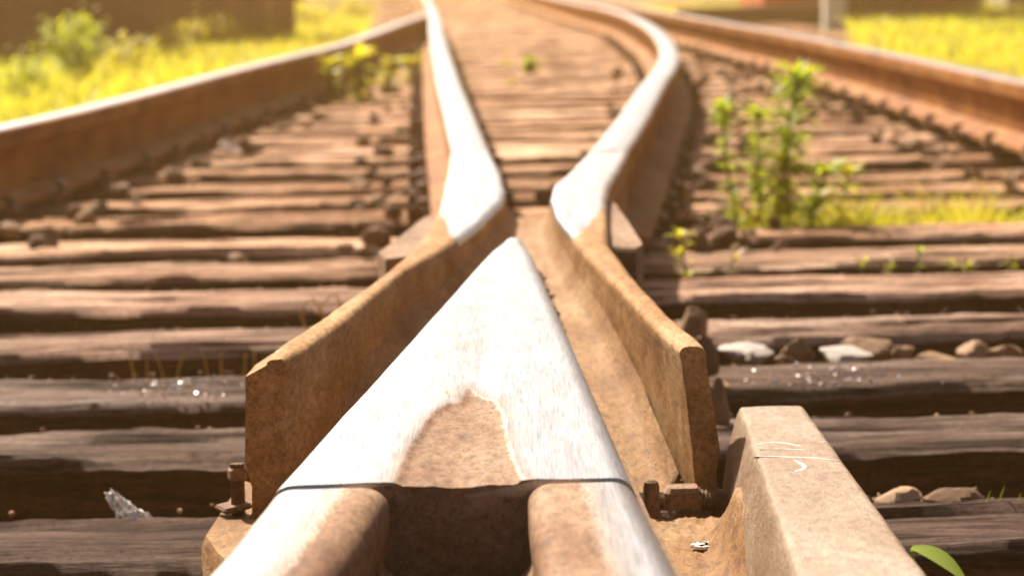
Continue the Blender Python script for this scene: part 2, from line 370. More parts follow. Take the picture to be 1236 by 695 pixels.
# tie plates with spikes where the four rails cross the sleepers
def plate_mesh():
    b = MB().box((0, 0, .007), (.18, .16, .014), bev=.004); b.box((-.09, 0, .022), (.03, .15, .012), bev=.003); b.box((.09, 0, .022), (.03, .15, .012), bev=.003)
    me = bpy.data.meshes.new('tie_plate'); me.from_pydata(b.v, [], b.f); me.materials.append(M['rust_dark']); return me
def spike_mesh():
    b = MB(); b.box((0, 0, .02), (.018, .018, .04)); b.box((.006, 0, .046), (.038, .03, .016), bev=.005, tilt=.15)
    me = bpy.data.meshes.new('spike'); me.from_pydata(b.v, [], b.f); me.materials.append(M['rust_dark']); return me
PM, SM = plate_mesh(), spike_mesh()
for o, yc, wd, k in sleepers:
    if k > 34 or k < 0: continue
    for path, nm in ((RIGHT_STOCK, 'rs'), (LEFT_STOCK, 'ls'), (LEFT_CLOSE, 'lc'), (RIGHT_CLOSE, 'rc')):
        x = x_at(path, yc)
        if x is None or (nm in ('lc', 'rc') and yc < 5.8): continue
        if nm == 'lc' and yc > 19: continue
        pl = bpy.data.objects.new('tie_plate', PM); C.objects.link(pl); pl.parent = o; pl.location = (x-o.location.x, R.uniform(-.01, .01), .006)
        for sx, sy in ((-.095, .04), (.095, -.04), (-.105, -.05)):
            s = bpy.data.objects.new('spike', SM); C.objects.link(s); s.parent = pl
            s.location = (sx, sy, .012+R.uniform(0, .012)); s.scale = (.8, .8, R.uniform(.5, .75)); s.rotation_euler = (R.uniform(-.1, .1), R.uniform(-.1, .1), (0 if sx < 0 else math.pi)+R.uniform(-.3, .3))
# ------------------------------------------------------------------ rails
def rail_profile(head=.072, hh=.038, web=.018, foot=.14, top=TOP, base=.024, rad=.011, dip=.0015):
    h = head/2; pr = []
    for i in range(6):
        a = math.pi/2*i/5; pr.append((-h+rad*(1-math.sin(a))*1.0, top-rad*.75*(1-math.cos(a))-dip) if False else (-h+rad*(1-math.cos(a)), top-rad*.8*(1-math.sin(a))-dip))
    n = 9
    for i in range(1, n): u = -1+2*i/n; pr.append(((h-rad)*u, top-dip*u*u))
    left = pr[:6]
    for (x, z) in reversed(left): pr.append((-x, z))
    pr += [(h, top-hh), (h*.55, top-hh-.012), (web/2, top-hh-.026), (web/2, base+.034), (foot*.28, base+.02), (foot/2, base+.011), (foot/2, base),
           (-foot/2, base), (-foot/2, base+.011), (-foot*.28, base+.02), (-web/2, base+.034), (-web/2, top-hh-.026), (-h*.55, top-hh-.012), (-h, top-hh)]
    return pr
def sweep(name, path, prof, mat, parent=None, step=.06, band=(-.028, .028), caps=True, warp=None, **k):
    pts = catmull(path, step); V = []; A = []; np_ = len(prof); Fc = []
    for i, p in enumerate(pts):
        d = (pts[min(i+1, len(pts)-1)] - pts[max(i-1, 0)]); d.z = 0; d.normalize(); nx = Vector((d.y, -d.x, 0))
        jig = .0012*fbm(p.x*3, p.y*3, 1)
        for (x, z) in prof:
            q = Vector((p.x, p.y, 0)) + nx*(x+jig); V.append((q.x, q.y, z+(p.z-TOP)))
            A.append(min(x-band[0], band[1]-x, (z-(TOP-.013))*2.0) if z > TOP-.03 else -.03)
    for i in range(len(pts)-1):
        for j in range(np_): kk = (j+1) % np_; Fc.append((i*np_+j, i*np_+kk, (i+1)*np_+kk, (i+1)*np_+j))
    if caps: Fc += [tuple(range(np_-1, -1, -1)), tuple((len(pts)-1)*np_+j for j in range(np_))]
    return mobj(name, V, Fc, mat, parent, smooth=True, attr=A, sharp=math.radians(38), **k)
PR = rail_profile()
tag(sweep('stock_rail', RIGHT_STOCK, PR, M['steel_orange']), 'long rusty outer rail with bright top running along the right side', 'rail', 'running rails')
tag(sweep('stock_rail', LEFT_STOCK, PR, M['steel_orange']), 'rusty outer rail with bright top sweeping in along the left side', 'rail', 'running rails')
tag(sweep('closure_rail', LEFT_CLOSE, PR, M['steel_orange'], band=(-.034, .034)), 'nearly straight bright inner rail left of centre, leading to the crossing', 'rail', 'running rails')
tag(sweep('closure_rail', RIGHT_CLOSE, PR, M['steel_orange'], band=(-.034, .034)), 'strongly curved bright inner rail right of centre', 'rail', 'running rails')
# ------------------------------------------------------------------ crossing frog
frog = empty('crossing_frog', (0, 3.4, 0), 'rusty crossing frog with a bright steel nose between two flared wing rails', 'rail crossing')
def interp(tab, y):
    tab = sorted(tab)
    if y <= tab[0][0]: return tab[0][1]
    for (a, va), (b, vb) in zip(tab, tab[1:]):
        if a <= y <= b: return va+(vb-va)*(y-a)/(b-a)
    return tab[-1][1]
def edge(pl, z=TOP): return [(P(x, y, z).y, P(x, y, z).x) for x, y in pl]
def inpoly_sd(x, y, poly):
    ins = False; dm = 9; n = len(poly)
    for i in range(n):
        ax, ay = poly[i]; bx, by = poly[(i+1) % n]
        if (ay > y) != (by > y) and x < (bx-ax)*(y-ay)/(by-ay)+ax: ins = not ins
        vx, vy = bx-ax, by-ay; t = max(0, min(1, ((x-ax)*vx+(y-ay)*vy)/(vx*vx+vy*vy+1e-12)))
        dm = min(dm, math.hypot((x-ax-t*vx), (y-ay-t*vy)*.35))
    return dm if ins else -dm
SEAM_L = P(325, 588, TOP).y; SEAM_R = P(765, 574, TOP).y; SEAM = P(540, 581, TOP).y
noseL = edge([(325, 590), (368, 542), (411, 495), (457, 446), (505, 394), (552, 343), (583, 309), (601, 289), (612, 279), (619, 275)])
noseR = edge([(764, 574), (740, 520), (715, 466), (700, 430), (684, 394), (659, 339), (640, 296), (632, 282), (626, 275.5)])
rustpoly = [(P(x, y, TOP).x, P(x, y, TOP).y) for x, y in ((470, 600), (482, 570), (492, 543), (512, 512), (524, 496), (541, 486), (555, 485), (566, 468), (576, 476), (597, 484), (606, 498), (611, 528), (616, 552), (628, 574), (650, 600))]
def make_nose():
    y1 = P(622, 275, TOP).y; ys = [SEAM + (y1-SEAM)*(i/260)**1.4 for i in range(261)]
    ys = [y for y in ys if y < y1-.02] + [y1-.02, y1-.012, y1-.006, y1-.002]
    n = 70; V = []; Fc = []; A = []; rad = .013
    for iy, y in enumerate(ys):
        xl, xr = interp(noseL, y), interp(noseR, y); wv = xr-xl
        rr = min(rad, wv*.42); ring = []
        tipz = -.010*max(0, min(1, (y-(y1-.5))/.5))**2 - .006*max(0, (y-(y1-.06))/.06)
        flare = .012
        ring.append((xl-flare, .05)); ring.append((xl-flare*.5, .10)); ring.append((xl-.001, TOP-.030)); 
        for i in range(5): a = math.pi/2*i/5; ring.append((xl+rr*(1-math.cos(a)), TOP-rr*.8*(1-math.sin(a))))
        for i in range(n+1):
            ring.append((xl+rr+(wv-2*rr)*i/n, TOP))
        for i in range(4, -1, -1): a = math.pi/2*i/5; ring.append((xr-rr*(1-math.cos(a)), TOP-rr*.8*(1-math.sin(a))))
        ring.append((xr+.001, TOP-.030)); ring.append((xr+flare*.5, .10)); ring.append((xr+flare, .05))
        for (x, z) in ring:
            sd = inpoly_sd(x, y, rustpoly) if y < 2.75 else -1
            pol = min(-sd, (z-(TOP-.012))*2.0, .02)
            zz = z + tipz*(1 if z > .1 else 0)
            if z > TOP-.005:
                zz += .0006*fbm(x*25, y*6, 0)
                yk = P(545, 560, TOP).y + .006*math.sin(x*60)
                if sd > .003 and abs(y-yk) < .005: zz -= .0022*(1-abs(y-yk)/.005)
                if sd > 0: zz -= min(.0022, sd*.5) + .0008*fbm(x*90, y*40, 3)
                zz -= .0015*max(0, 1-abs(x-(xl+xr)/2)/.02)*max(0, min(1, (3.2-y)))
            # crooked near edge, as the seam with the two rails
            yy = y
            if iy < 4:
                u = (x-xl)/max(wv, 1e-6)
                yy = y + (SEAM_L-SEAM)*max(0, 1-u*3.2)**1.5*.9 + (SEAM_R-SEAM)*max(0, (u-.72)/.28)*.5*(1-iy/4) + .004*math.sin(u*9)*(1-iy/4)*(1 if .3 < u < .75 else .2)
            V.append((x, yy, zz)); A.append(pol)
    m_ = len(V)//len(ys)
    for i in range(len(ys)-1):
        for j in range(m_-1): Fc.append((i*m_+j, i*m_+j+1, (i+1)*m_+j+1, (i+1)*m_+j)[::-1])
    Fc.append(tuple(range(m_))); Fc.append(tuple((len(ys)-1)*m_+j for j in range(m_-1, -1, -1)))
    return mobj('nose', V, Fc, M['nose'], frog, smooth=True, attr=A, sharp=math.radians(50))
make_nose()
# two rail ends butting against the nose
def point_rail(lpx, rpx, band, seam_l, label):
    L = [P(x, y, TOP) for x, y in lpx]; Rr = [P(x, y, TOP) for x, y in rpx]
    yl = [(p.y, p.x) for p in L]; yr = [(p.y, p.x) for p in Rr]
    dL = (L[0].x-L[-1].x)/(L[0].y-L[-1].y); dR = (Rr[0].x-Rr[-1].x)/(Rr[0].y-Rr[-1].y); dd = (dL+dR)/2
    ys = [seam_l - .0035 - .002*i for i in range(8)] + list(np.linspace(seam_l-.03, -1.2, 150)); V = []; A = []; Fc = []
    def at(tab, y):
        ymin = min(t[0] for t in tab)
        return interp(tab, y) if y >= ymin else interp(tab, ymin) + (y-ymin)*dd
    for i, y in enumerate(ys):
        xl, xr = at(yl, y), at(yr, y); w0 = xr-xl; rad = .016; ring = []
        drop = (.006*max(0, 1-i/8)**2)
        ring += [(xl-.035, .03), (xl-.033, .045), (xl+w0*.38, .075), (xl+w0*.38, .12), (xl+.003, TOP-.045), (xl, TOP-.028)]
        for q in range(7): a = math.pi/2*q/7; ring.append((xl+rad*(1-math.cos(a)), TOP-rad*.85*(1-math.sin(a))))
        for q in range(31): ring.append((xl+rad+(w0-2*rad)*q/30, TOP))
        for q in range(6, -1, -1): a = math.pi/2*q/7; ring.append((xr-rad*(1-math.cos(a)), TOP-rad*.85*(1-math.sin(a))))
        ring += [(xr, TOP-.028), (xr-.003, TOP-.045), (xr-w0*.38, .12), (xr-w0*.38, .075), (xr+.033, .045), (xr+.035, .03)]
        for x, z in ring:
            u = (x-xl)/w0
            b0, b1 = band[0]*w0, band[1]*w0
            pol = min(x-xl-b0, xl+b1-x, (z-(TOP-.016))*1.6) + .0015*fbm(x*60, y*12, 5)
            if i < 3: pol -= .004
            V.append((x, y, z-(drop if z > TOP-.02 else 0) + (.0005*fbm(x*40, y*10, 4) if z > TOP-.02 else 0))); A.append(pol if z > TOP-.03 else -.03)
    m_ = len(V)//len(ys)
    for i in range(len(ys)-1):
        for j in range(m_): k = (j+1) % m_; Fc.append((i*m_+j, i*m_+k, (i+1)*m_+k, (i+1)*m_+j))
    Fc += [tuple(range(m_-1, -1, -1)), tuple((len(ys)-1)*m_+j for j in range(m_))]
    o = mobj('point_rail', V, Fc, M['steel'], frog, smooth=True, attr=A, sharp=math.radians(45)); o['label'] = label
point_rail([(325, 590), (280, 646), (236, 695)], [(468, 590), (440, 634), (398, 695)], (-.02, .64), SEAM, 'left rail end, bright on its left two thirds')
point_rail([(637, 590), (643, 640), (652, 695)], [(765, 576), (798, 636), (829, 695)], (.50, 1.02), SEAM+.002, 'right rail end, rusty on its left half')
# cavity between the two rail ends: back web and sill
def cavity():
    yb = SEAM+.004
    b = MB(); xl, xr = P(430, 600, TOP).x, P(670, 600, TOP).x
    cx, hw, top, bot, r = (P(465, 590, TOP).x+P(637, 590, TOP).x)/2, .048, TOP+.01, .131, .018
    arc = [(cx-hw, top)] + [(cx-hw+r*(1-math.cos(a)), bot+r*(1-math.sin(a))) for a in np.linspace(0, math.pi/2, 7)] + [(cx+hw-r*(1-math.cos(a)), bot+r*(1-math.sin(a))) for a in np.linspace(math.pi/2, 0, 7)] + [(cx+hw, top)]
    y0, y1 = yb-.030, yb-.09
    V = []; n = len(arc)
    outer = [(xl, TOP-.035)] + [(x if abs(x-cx) < hw*.98 else (xl if x < cx else xr), .05) for x, z in arc[1:-1]] + [(xr, TOP-.035)]
    arc[0] = (arc[0][0], TOP-.035); arc[-1] = (arc[-1][0], TOP-.035)
    for y in (y0, y1):
        V += [(x, y, z+.002*fbm(x*50, y*9, z*50)) for x, z in arc]; V += [(x, y, z) for x, z in outer]
    Fc = []
    for i in range(n-1):
        Fc += [(i, i+1, n*2+i+1, n*2+i), (n*2+i, n*2+i+1, n*3+i+1, n*3+i), (i, n+i, n+i+1, i+1), (n+i, n*3+i, n*3+i+1, n+i+1)]
    Fc = [f[::-1] for f in Fc]
    mobj('filler_block', V, Fc, M['rust'], frog)
    b = MB(); b.box(((xl+xr)/2, yb+.012, .10), (xr-xl, .02, .17)); b.obj('web_plate', M['rust_dark'], frog)
    b = MB(); b.box(((xl+xr)/2+.0, 1.2, .115), (.05, 1.6, .02)); b.obj('spacer_bar', M['rust_dark'], frog)
cavity()
# wing rails: inner and outer top edges traced, from the joint with the closure rail to the flared tip
def wing(inn, out, side, name_label, polish_end, bottom_tab, ztab, headw):
    IN = edge(inn); OUT = edge(out); y0 = max(min(IN)[0], min(OUT)[0]); y0 = min(IN)[0]; y1 = P(*inn[0], TOP).y
    ys = list(np.linspace(y0, y1, 360)); V = []; A = []; Fc = []
    for i, y in enumerate(ys):
        xi, xo = interp(IN, y), interp(OUT, y); s = 1 if xo > xi else -1
        w_ = abs(xo-xi); rr = min(.009, w_*.3); zt = TOP + interp(ztab, y); zb = interp(bottom_tab, y); ring = []
        wob = .0012*fbm(1.7+side, y*9, 2); xi += wob; xo += wob*.5
        lean = max(0, 1-(y-y0)/1.0)*(.12 if side > 0 else .03); dz = lambda z: s*(zt-z)*lean; co = s*interp([(y0, .0), (y0+.001, .018), (y0+.9, 0)], y+.001) if side < 0 else 0
        za, zc = zb-.03, zt-.014
        for q in range(13):
            z = za+(zc-za)*q/12; fl = .0022*max(0, fbm(y*14, z*34, 3+side, 5)-.05)+.0007*fbm(y*70, z*90, 1); ring.append((xi-s*.006*(1-q/12)**2+dz(z)+s*fl, z))
        for q in range(5): a = math.pi/2*q/5; ring.append((xi+s*rr*(1-math.cos(a)), zt-rr*.9*(1-math.sin(a))))
        for q in range(15): ring.append((xi+s*(rr+(w_-2*rr)*q/14), zt))
        for q in range(4, -1, -1): a = math.pi/2*q/5; ring.append((xo-s*rr*(1-math.cos(a)), zt-rr*.9*(1-math.sin(a))))
        hh = interp(headw, y)
        ring += [(xo+co, zt-.014), (xo+co+dz(zt-hh), zt-hh), (xo+co-s*.006+dz(zt-hh-.02), zt-hh-.02), (xo+co-s*.006+dz(.06), .06), (xo+s*.012+dz(.045)+co*.5, .045), (xo+s*.02+dz(.02), .02), (xi-s*.006+dz(.02), .02)]
        pe = polish_end
        for x, z in ring:
            u = abs(x-xi)
            pol = min((y-pe(u/max(w_, .001)))*.25, (z-(zt-.010))*2, .02, w_-u-.002)
            zz = z + .0009*fbm(x*30+side*5, y*10, z*30) + (.0007*fbm(x*90, y*40, 4) if z > zt-.012 else 0)
            V.append((x, y+ (.0015*fbm(x*60, 0, z*60) if i == 0 else 0), zz)); A.append(pol)
    m_ = len(V)//len(ys); s = 1 if interp(OUT, y0) > interp(IN, y0) else -1
    for i in range(len(ys)-1):
        for j in range(m_):
            k = (j+1) % m_; f = (i*m_+j, i*m_+k, (i+1)*m_+k, (i+1)*m_+j); Fc.append(f if s < 0 else f[::-1])
    c0 = tuple(range(m_)); c1 = tuple((len(ys)-1)*m_+j for j in range(m_)); Fc += [c0[::-1] if s < 0 else c0, c1 if s < 0 else c1[::-1]]
    o = mobj('wing_rail', V, Fc, M['wing'], frog, smooth=True, attr=A, sharp=math.radians(40)); o['label'] = name_label
    return o
bt = [(2.6, .03), (2.85, .06), (3.1, .10), (3.5, .125), (4.5, .145), (6, .15)]
wing([(592, 183), (604, 205), (610, 228), (608, 240), (582, 266), (546, 294), (492, 323), (412, 389), (344, 434)],
     [(543, 183), (540, 205), (534, 230), (530, 250), (518, 275), (497, 300), (460, 333), (412, 366), (330, 420)], -1,
     'left wing rail, flaring left to a blunt end', lambda u: 3.98+.5*u*u, bt, [(2.6, 0), (6, 0)], [(2.6, .09), (3.9, .08), (4.6, .035), (6, .035)])
wing([(711, 183), (690, 205), (668, 224), (664, 240), (672, 262), (695, 292), (745, 345), (782, 385), (820, 419)],
     [(760, 183), (748, 205), (736, 225), (733, 240), (733, 262), (735, 292), (772, 342), (812, 383), (850, 414)], 1,
     'right wing rail, flaring right to a blunt end', lambda u: 3.98+.5*u*u, bt, [(2.6, 0), (6, 0)], [(2.6, .09), (3.9, .08), (4.6, .035), (6, .035)])
# outer shoulders of the wing rails
def shoulder(poly_px, z, label):
    pts = [P(x, y, z) for x, y in poly_px]; b = MB(); n = len(pts); c = sum(pts, Vector())/n
    V = [p + (c-p).normalized()*.006 for p in pts] + [Vector((p.x, p.y, z-.007)) for p in pts] + [Vector((p.x, p.y, .03)) for p in pts]
    Fc = [tuple(range(n))]
    for r in range(2):
        for i in range(n): j = (i+1) % n; Fc.append((r*n+j, r*n+i, (r+1)*n+i, (r+1)*n+j))
    area = sum(pts[i].x*pts[(i+1) % n].y-pts[(i+1) % n].x*pts[i].y for i in range(n))
    if area < 0: Fc = [f[::-1] for f in Fc]
    b.add(V, Fc); o = b.obj('side_block', M['rust'], frog, smooth=True, sharp=math.radians(35)); o['label'] = label
shoulder([(722, 297), (768, 300), (776, 295), (760, 268), (742, 245), (728, 240)], .172, 'block bolted outside the right wing rail')
shoulder([(510, 308), (465, 313), (456, 305), (480, 285), (512, 262), (532, 255)], .172, 'block bolted outside the left wing rail')
# channel floor between the nose and the wings
def floor_strip():
    IR = edge([(668, 224), (664, 240), (672, 262), (695, 292), (745, 345), (782, 385), (820, 419), (835, 440)]); IL = edge([(610, 228), (608, 240), (582, 266), (546, 294), (492, 323), (412, 389), (344, 434), (320, 452)])
    ys = np.linspace(2.83, 4.9, 120); V = []; Fc = []; n = 44
    for y in ys:
        xl, xr = interp(IL, y), interp(IR, y)
        for i in range(n+1):
            u = i/n; x = xl+.0+(xr-xl)*u; zb = interp(bt, y); e = min(u, 1-u)*(xr-xl)
            z = zb + .022*max(0, 1-e/.018)**2 - .003*math.sin(math.pi*u) + .0011*fbm(x*45, y*9, 0)
            V.append((x, y, z))
    for j in range(len(ys)-1):
        for i in range(n): a = j*(n+1)+i; Fc.append((a, a+1, a+n+2, a+n+1))
    V2 = [(x, y, .025) for x, y, z in V[:n+1]]; k = len(V); V += V2
    for i in range(n): Fc.append((i+1, i, k+i, k+i+1))
    mobj('channel_floor', V, Fc, M['rust_orange'], frog, smooth=True)
floor_strip()
# crusts of rust flaking along the nose's right foot
b = MB()
for i in range(240):
    t = R.random(); y = 2.2+1.9*t; x = interp(noseR, y)+.013+abs(R.gauss(0, .003)); z = interp(bt, y)+.004
    s = R.uniform(.0015, .0042); b.box((x, y, z+R.uniform(0, .003)), (s*1.5, s*2.5, s), R.uniform(0, 3), tilt=R.uniform(-.6, .6))
o = b.obj('rust_flakes', M['rust_dark'], frog); o['kind'] = 'stuff'
# white glints: small chips lying in the channel and on the frog
b = MB()
for i in range(46):
    y = R.uniform(2.75, 3.6); x = interp(edge([(782, 385), (820, 419), (745, 345)]), y)-R.uniform(.004, .03)*R.random()**.5
    s = R.uniform(.0006, .0013); b.box((x, y, interp(bt, y)+.002+.022*max(0, 1-(interp(edge([(782, 385), (820, 419), (745, 345)]), y)-x)/.018)**2), (s, s, s), R.uniform(0, 3))
o = b.obj('white_chips', M['chalk'], frog); o['kind'] = 'stuff'
# base plate and bolts right of the nose
def chair():
    # ribbed plate between nose and check rail, with a lip rising to the check rail and a notch round the bolt
    V = []; Fc = []; xa, xb = .085, .193; ys = np.linspace(1.9, 2.755, 60); n = 40
    for y in ys:
        for i in range(n+1):
            u = i/n; x = xa+(xb-xa)*u
            lip = min(1, max(0, (x-.142)/.034)); z = .052+.044*lip**2.2*max(0, min(1, (2.74-y)/.10))
            z += .002*fbm(x*60, y*30, 0) + .0015*fbm(x*150, y*80, 5)
            V.append((x, y, z))
    k = n+1
    for j in range(len(ys)-1):
        for i in range(n): a = j*k+i; Fc.append((a, a+1, a+k+1, a+k))
    m0 = len(V); per = [j*k+n for j in range(len(ys))] + [(len(ys)-1)*k+i for i in range(n-1, -1, -1)]
    V += [(V[p][0], V[p][1], .005) for p in per]
    for q in range(len(per)-1): Fc.append((per[q], m0+q, m0+q+1, per[q+1]))
    mobj('base_plate', V, Fc, M['rust_orange'], frog, smooth=True, sharp=math.radians(60))
chair()
def hexnut(b, c, r, ln, axis='x', n=6, rot=.2):
    pts = [Vector(c), Vector(c)+(Vector((ln, 0, 0)) if axis == 'x' else Vector((0, 0, ln)))]
    return b.tube(pts, r, n)
def bolt_at(px, py, d, length, nutw):
    v = Fv*F_PX + Rv*(px-W_PX/2) + Uv*(H_PX/2-py); p = Vector((0, 0, CAM_Z)) + v*(d/v.y)
    root = MB(); root.tube([p+Vector((-.05, 0, 0)), p+Vector((.0, 0, 0))], .010, 12)
    pts = []; rad = []
    for i in range(int(length/.0016)):
        pts.append(p+Vector((i*.0016, 0, 0))); rad.append(.0095 if i % 2 else .0078)
    root.tube(pts, rad, 14); o = root.obj('bolt', M['rust'], frog)
    nb = MB(); nb.box(p+Vector((nutw[0], -.002, 0)), (nutw[1], .034, nutw[2]), bev=.004); nb.obj('nut', M['rust_dark'] if nutw[2] < .02 else M['rust'], o)
    return p
bolt_at(828, 604, 2.79, .048, (-.003, .032, .026))
bolt_at(818, 628, 2.775, .006, (.012, .030, .015))
b = MB(); v = P(786, 590, .075); b.tube([v+Vector((0, 0, -.03)), v+Vector((0, 0, .002)), v+Vector((0, 0, .006)), v+Vector((0, 0, .008))], [.007, .007, .006, .003], 12).obj('pin', M['rust'], frog)
# thin fishplate edge along the right rail
V = []; Fc = []
for i in range(30):
    y = 2.34 - i*.045; x = interp(noseR, y) if y > SEAM else P(765, 576, TOP).x + (P(829, 695, TOP).x-P(765, 576, TOP).x)*(SEAM-y)/(SEAM-P(829, 695, TOP).y)
    for dx, z in ((.002, .160), (.0045, .168), (.0085, .167), (.0105, .158), (.0105, .07), (.002, .07)): V.append((x+dx+.0006*fbm(x*5, y*20, dx), y, z+.0008*fbm(dx*90, y*30, 0)))
for i in range(29):
    for j in range(6): k = (j+1) % 6; Fc.append((i*6+j, i*6+k, i*6+6+k, i*6+6+j))
Fc += [(5, 4, 3, 2, 1, 0), tuple(29*6+j for j in range(6))]
mobj('fishplate', V, Fc, M['rust'], frog, smooth=True, sharp=math.radians(40))
# splash of bird lime on the plate
b = MB()
for i in range(16):
    q = P(852+R.uniform(-16, 16)+i*.6, 661+R.uniform(-3, 3)-i*.25, .054); s = R.uniform(.0014, .0042)
    b.box((q.x, q.y, .0545), (s*2.3, s*3.2, .003), R.uniform(0, 3), bev=.0006)
o = b.obj('lime_splash', M['chalk'], frog); o['label'] = 'white splash on the rusty plate'
# left lug and stud
def lug():
    V = [P(x, y, .055) for x, y in ((243, 648), (292, 578), (330, 590), (345, 640), (300, 700), (262, 672))]
    n = len(V); c = sum(V, Vector())/n
    W = [v+(c-v).normalized()*.006 for v in V] + [Vector((v.x, v.y, .048)) for v in V] + [Vector((v.x, v.y, .004)) for v in V]
    for w_ in W[:n]: w_.z += .003*fbm(w_.x*50, w_.y*20, 0)
    Fc = [tuple(range(n))[::-1]]
    for r in range(2):
        for i in range(n): j = (i+1) % n; Fc.append((r*n+j, r*n+i, (r+1)*n+i, (r+1)*n+j)[::-1])
    mobj('base_plate', W, Fc, M['rust_orange'], frog, smooth=True, sharp=math.radians(35))
    p = P(288, 622, .055); s = MB(); s.tube([p, p+Vector((0, 0, .045))], .0062, 10); o = s.obj('stud', M['rust_dark'], frog)
    s = MB(); s.box(p+Vector((0, 0, .036)), (.015, .016, .011), .3, bev=.002); s.obj('nut', M['rust'], o)
    s = MB(); s.box(p+Vector((-.004, 0, .008)), (.026, .03, .005), .4, bev=.002, tilt=.15); s.obj('washer', M['rust'], o)
lug()
# ------------------------------------------------------------------ check rail, lower right
def check_rail():
    zt = [(1.2, .160), (2.0, .155), (3.0, .118)]
    Lp = [(1.80, P(975, 695, .158)), (3.0, P(894, 489, .118))]; Rp = [(1.8, P(1112, 695, .158)), (3.0, P(966, 489, .118))]
    def ln(A_, B_, y): t = (y-A_.y)/(B_.y-A_.y); return A_.x+(B_.x-A_.x)*t
    A0, B0 = P(968, 695, .154), P(895, 489, .118); A1, B1 = P(1109, 695, .154), P(962, 489, .118)
    y1 = (B0.y+B1.y)/2; ys = list(np.linspace(.2, y1-.012, 130)) + [y1-.007, y1-.003, y1]; V = []; A = []; Fc = []
    for i, y in enumerate(ys):
        xl, xr = ln(A0, B0, y), ln(A1, B1, y); z = .118+(.154-.118)*(y1-y)/(y1-A0.y); z = min(z, .17)
        if y > y1-.012: z -= (.012-(y1-y))*.25
        lw = .017; ring = [(xl-lw-.004, .02), (xl-lw-.002, z-.075), (xl-lw+.002, z-.045)]
        for q in range(7): a = q/6; ring.append((xl-lw+.003+(lw-.003)*a**.8, z-.040*(1-a)**1.8))
        for q in range(1, 20): ring.append((xl+(xr-xl)*q/20, z+.0006*math.sin(math.pi*q/20)))
        rr = .007
        for q in range(6): a = math.pi/2*(1-q/5); ring.append((xr+rr*math.cos(a), z-rr*(1-math.sin(a))))
        ring += [(xr+rr+.001, z-.04), (xr-.012, z-.055), (xr-.012, .05), (xr+.03, .035), (xr+.03, .02)]
        for x, zz in ring: V.append((x+.0007*fbm(x*40, y*12, 0), y, zz+.0007*fbm(x*30, y*14, zz*20)))
    m_ = len(V)//len(ys)
    for i in range(len(ys)-1):
        for j in range(m_): k = (j+1) % m_; Fc.append((i*m_+j, i*m_+k, (i+1)*m_+k, (i+1)*m_+j)[::-1])
    Fc += [tuple(range(m_)), tuple((len(ys)-1)*m_+j for j in range(m_-1, -1, -1))]
    root = empty('check_rail', (.2, 2.4, 0), 'short pale rusty guard rail end with chalk scrawl, lower right', 'guard rail')
    mobj('rail_body', V, Fc, M['check'], root, smooth=True, sharp=math.radians(45))
    # chalk scrawl
    def zof(y): return .118+(.154-.118)*(y1-y)/(y1-A0.y)
    def stroke(pl, wd):
        b_ = MB(); Vv = []; ff = []
        pts = catmull([P(x, y, .135) for x, y in pl], .002)
        pts2 = []
        for q in pts:
            px, py = PX(q); y = q.y
            for _ in range(4): q = P(px, py, zof(y)); y = q.y
            pts2.append(q)
        for i, q in enumerate(pts2):
            d = pts2[min(i+1, len(pts2)-1)]-pts2[max(i-1, 0)]; nrm = Vector((-d.y, d.x, 0)).normalized()
            f = wd*(1 if callable(wd) is False else 1)*(.35+.65*math.sin(math.pi*(i+.5)/len(pts2)))*(.75+.4*fbm(q.x*300, q.y*300, 0))
            nrm.y *= 1.6
            Vv += [q+nrm*f+Vector((0, 0, .0008)), q-nrm*f+Vector((0, 0, .0008)), q-nrm*f*1.1-Vector((0, 0, .001)), q+nrm*f*1.1-Vector((0, 0, .001))]
        for i in range(len(pts2)-1):
            a = i*4; ff += [(a+1, a, a+4, a+5), (a+2, a+1, a+5, a+6), (a, a+3, a+7, a+4)]
        b_.add(Vv, ff); b_.obj('chalk_stroke', M['chalk'], root)
    stroke([(914, 538), (922, 535.5), (935, 534.5), (950, 536), (964, 538.5), (975, 537.5), (986, 534.5), (997, 533.5)], .0011)
    stroke([(917, 543), (935, 542.5), (955, 543), (981, 544)], .0008)
    stroke([(910, 551.5), (930, 551.5), (960, 552.5), (985, 553.5), (1012, 556.5)], .0011)
    stroke([(959, 556), (968, 561), (971, 564), (969, 567), (960, 569.5)], .0022)
check_rail()
# ------------------------------------------------------------------ stones
def rock(seed, n=10, sq=(1, 1, 1)):
    r = random.Random(seed); V = []; Fc = []; seg, rings = n, n//2+1
    for j in range(rings+1):
        th = math.pi*j/rings
        for i in range(seg):
            ph = 2*math.pi*i/seg; d = Vector((math.sin(th)*math.cos(ph), math.sin(th)*math.sin(ph), math.cos(th)))
            V.append(d)
    planes = [(Vector((r.gauss(0, 1), r.gauss(0, 1), r.gauss(0, 1))).normalized(), r.uniform(.45, .8)) for _ in range(13)]
    out = []
    for d in V:
        k = 1.0
        for nrm, off in planes:
            c = d.dot(nrm)
            if c*k > off: k = off/c
        k *= 1+.05*fbm(d.x*3+seed, d.y*3, d.z*3); out.append((d.x*k*sq[0], d.y*k*sq[1], d.z*k*sq[2]))
    for j in range(rings):
        for i in range(seg): a = j*seg+i; b_ = j*seg+(i+1) % seg; Fc.append((a, b_, b_+seg, a+seg)[::-1])
    return out, Fc
def place_rock(px, py, z, wpx, hpx, mat, seed, label, name='stone', group='stones lying between the sleepers', depth=1.0):
    """py = base line of the visible stone"""
    p = P(px, py, z); sc = F_PX/p.y; w_ = wpx/sc/2/.8; h_ = hpx/sc/2/.72
    V, Fc = rock(seed, 24); V = [(p.x+x*w_, p.y+y*w_*depth, z+h_*.45+zz*h_) for x, y, zz in V]
    return tag(mobj(name, V, Fc, mat, smooth=True, sharp=math.radians(16)), label, 'stone', group)
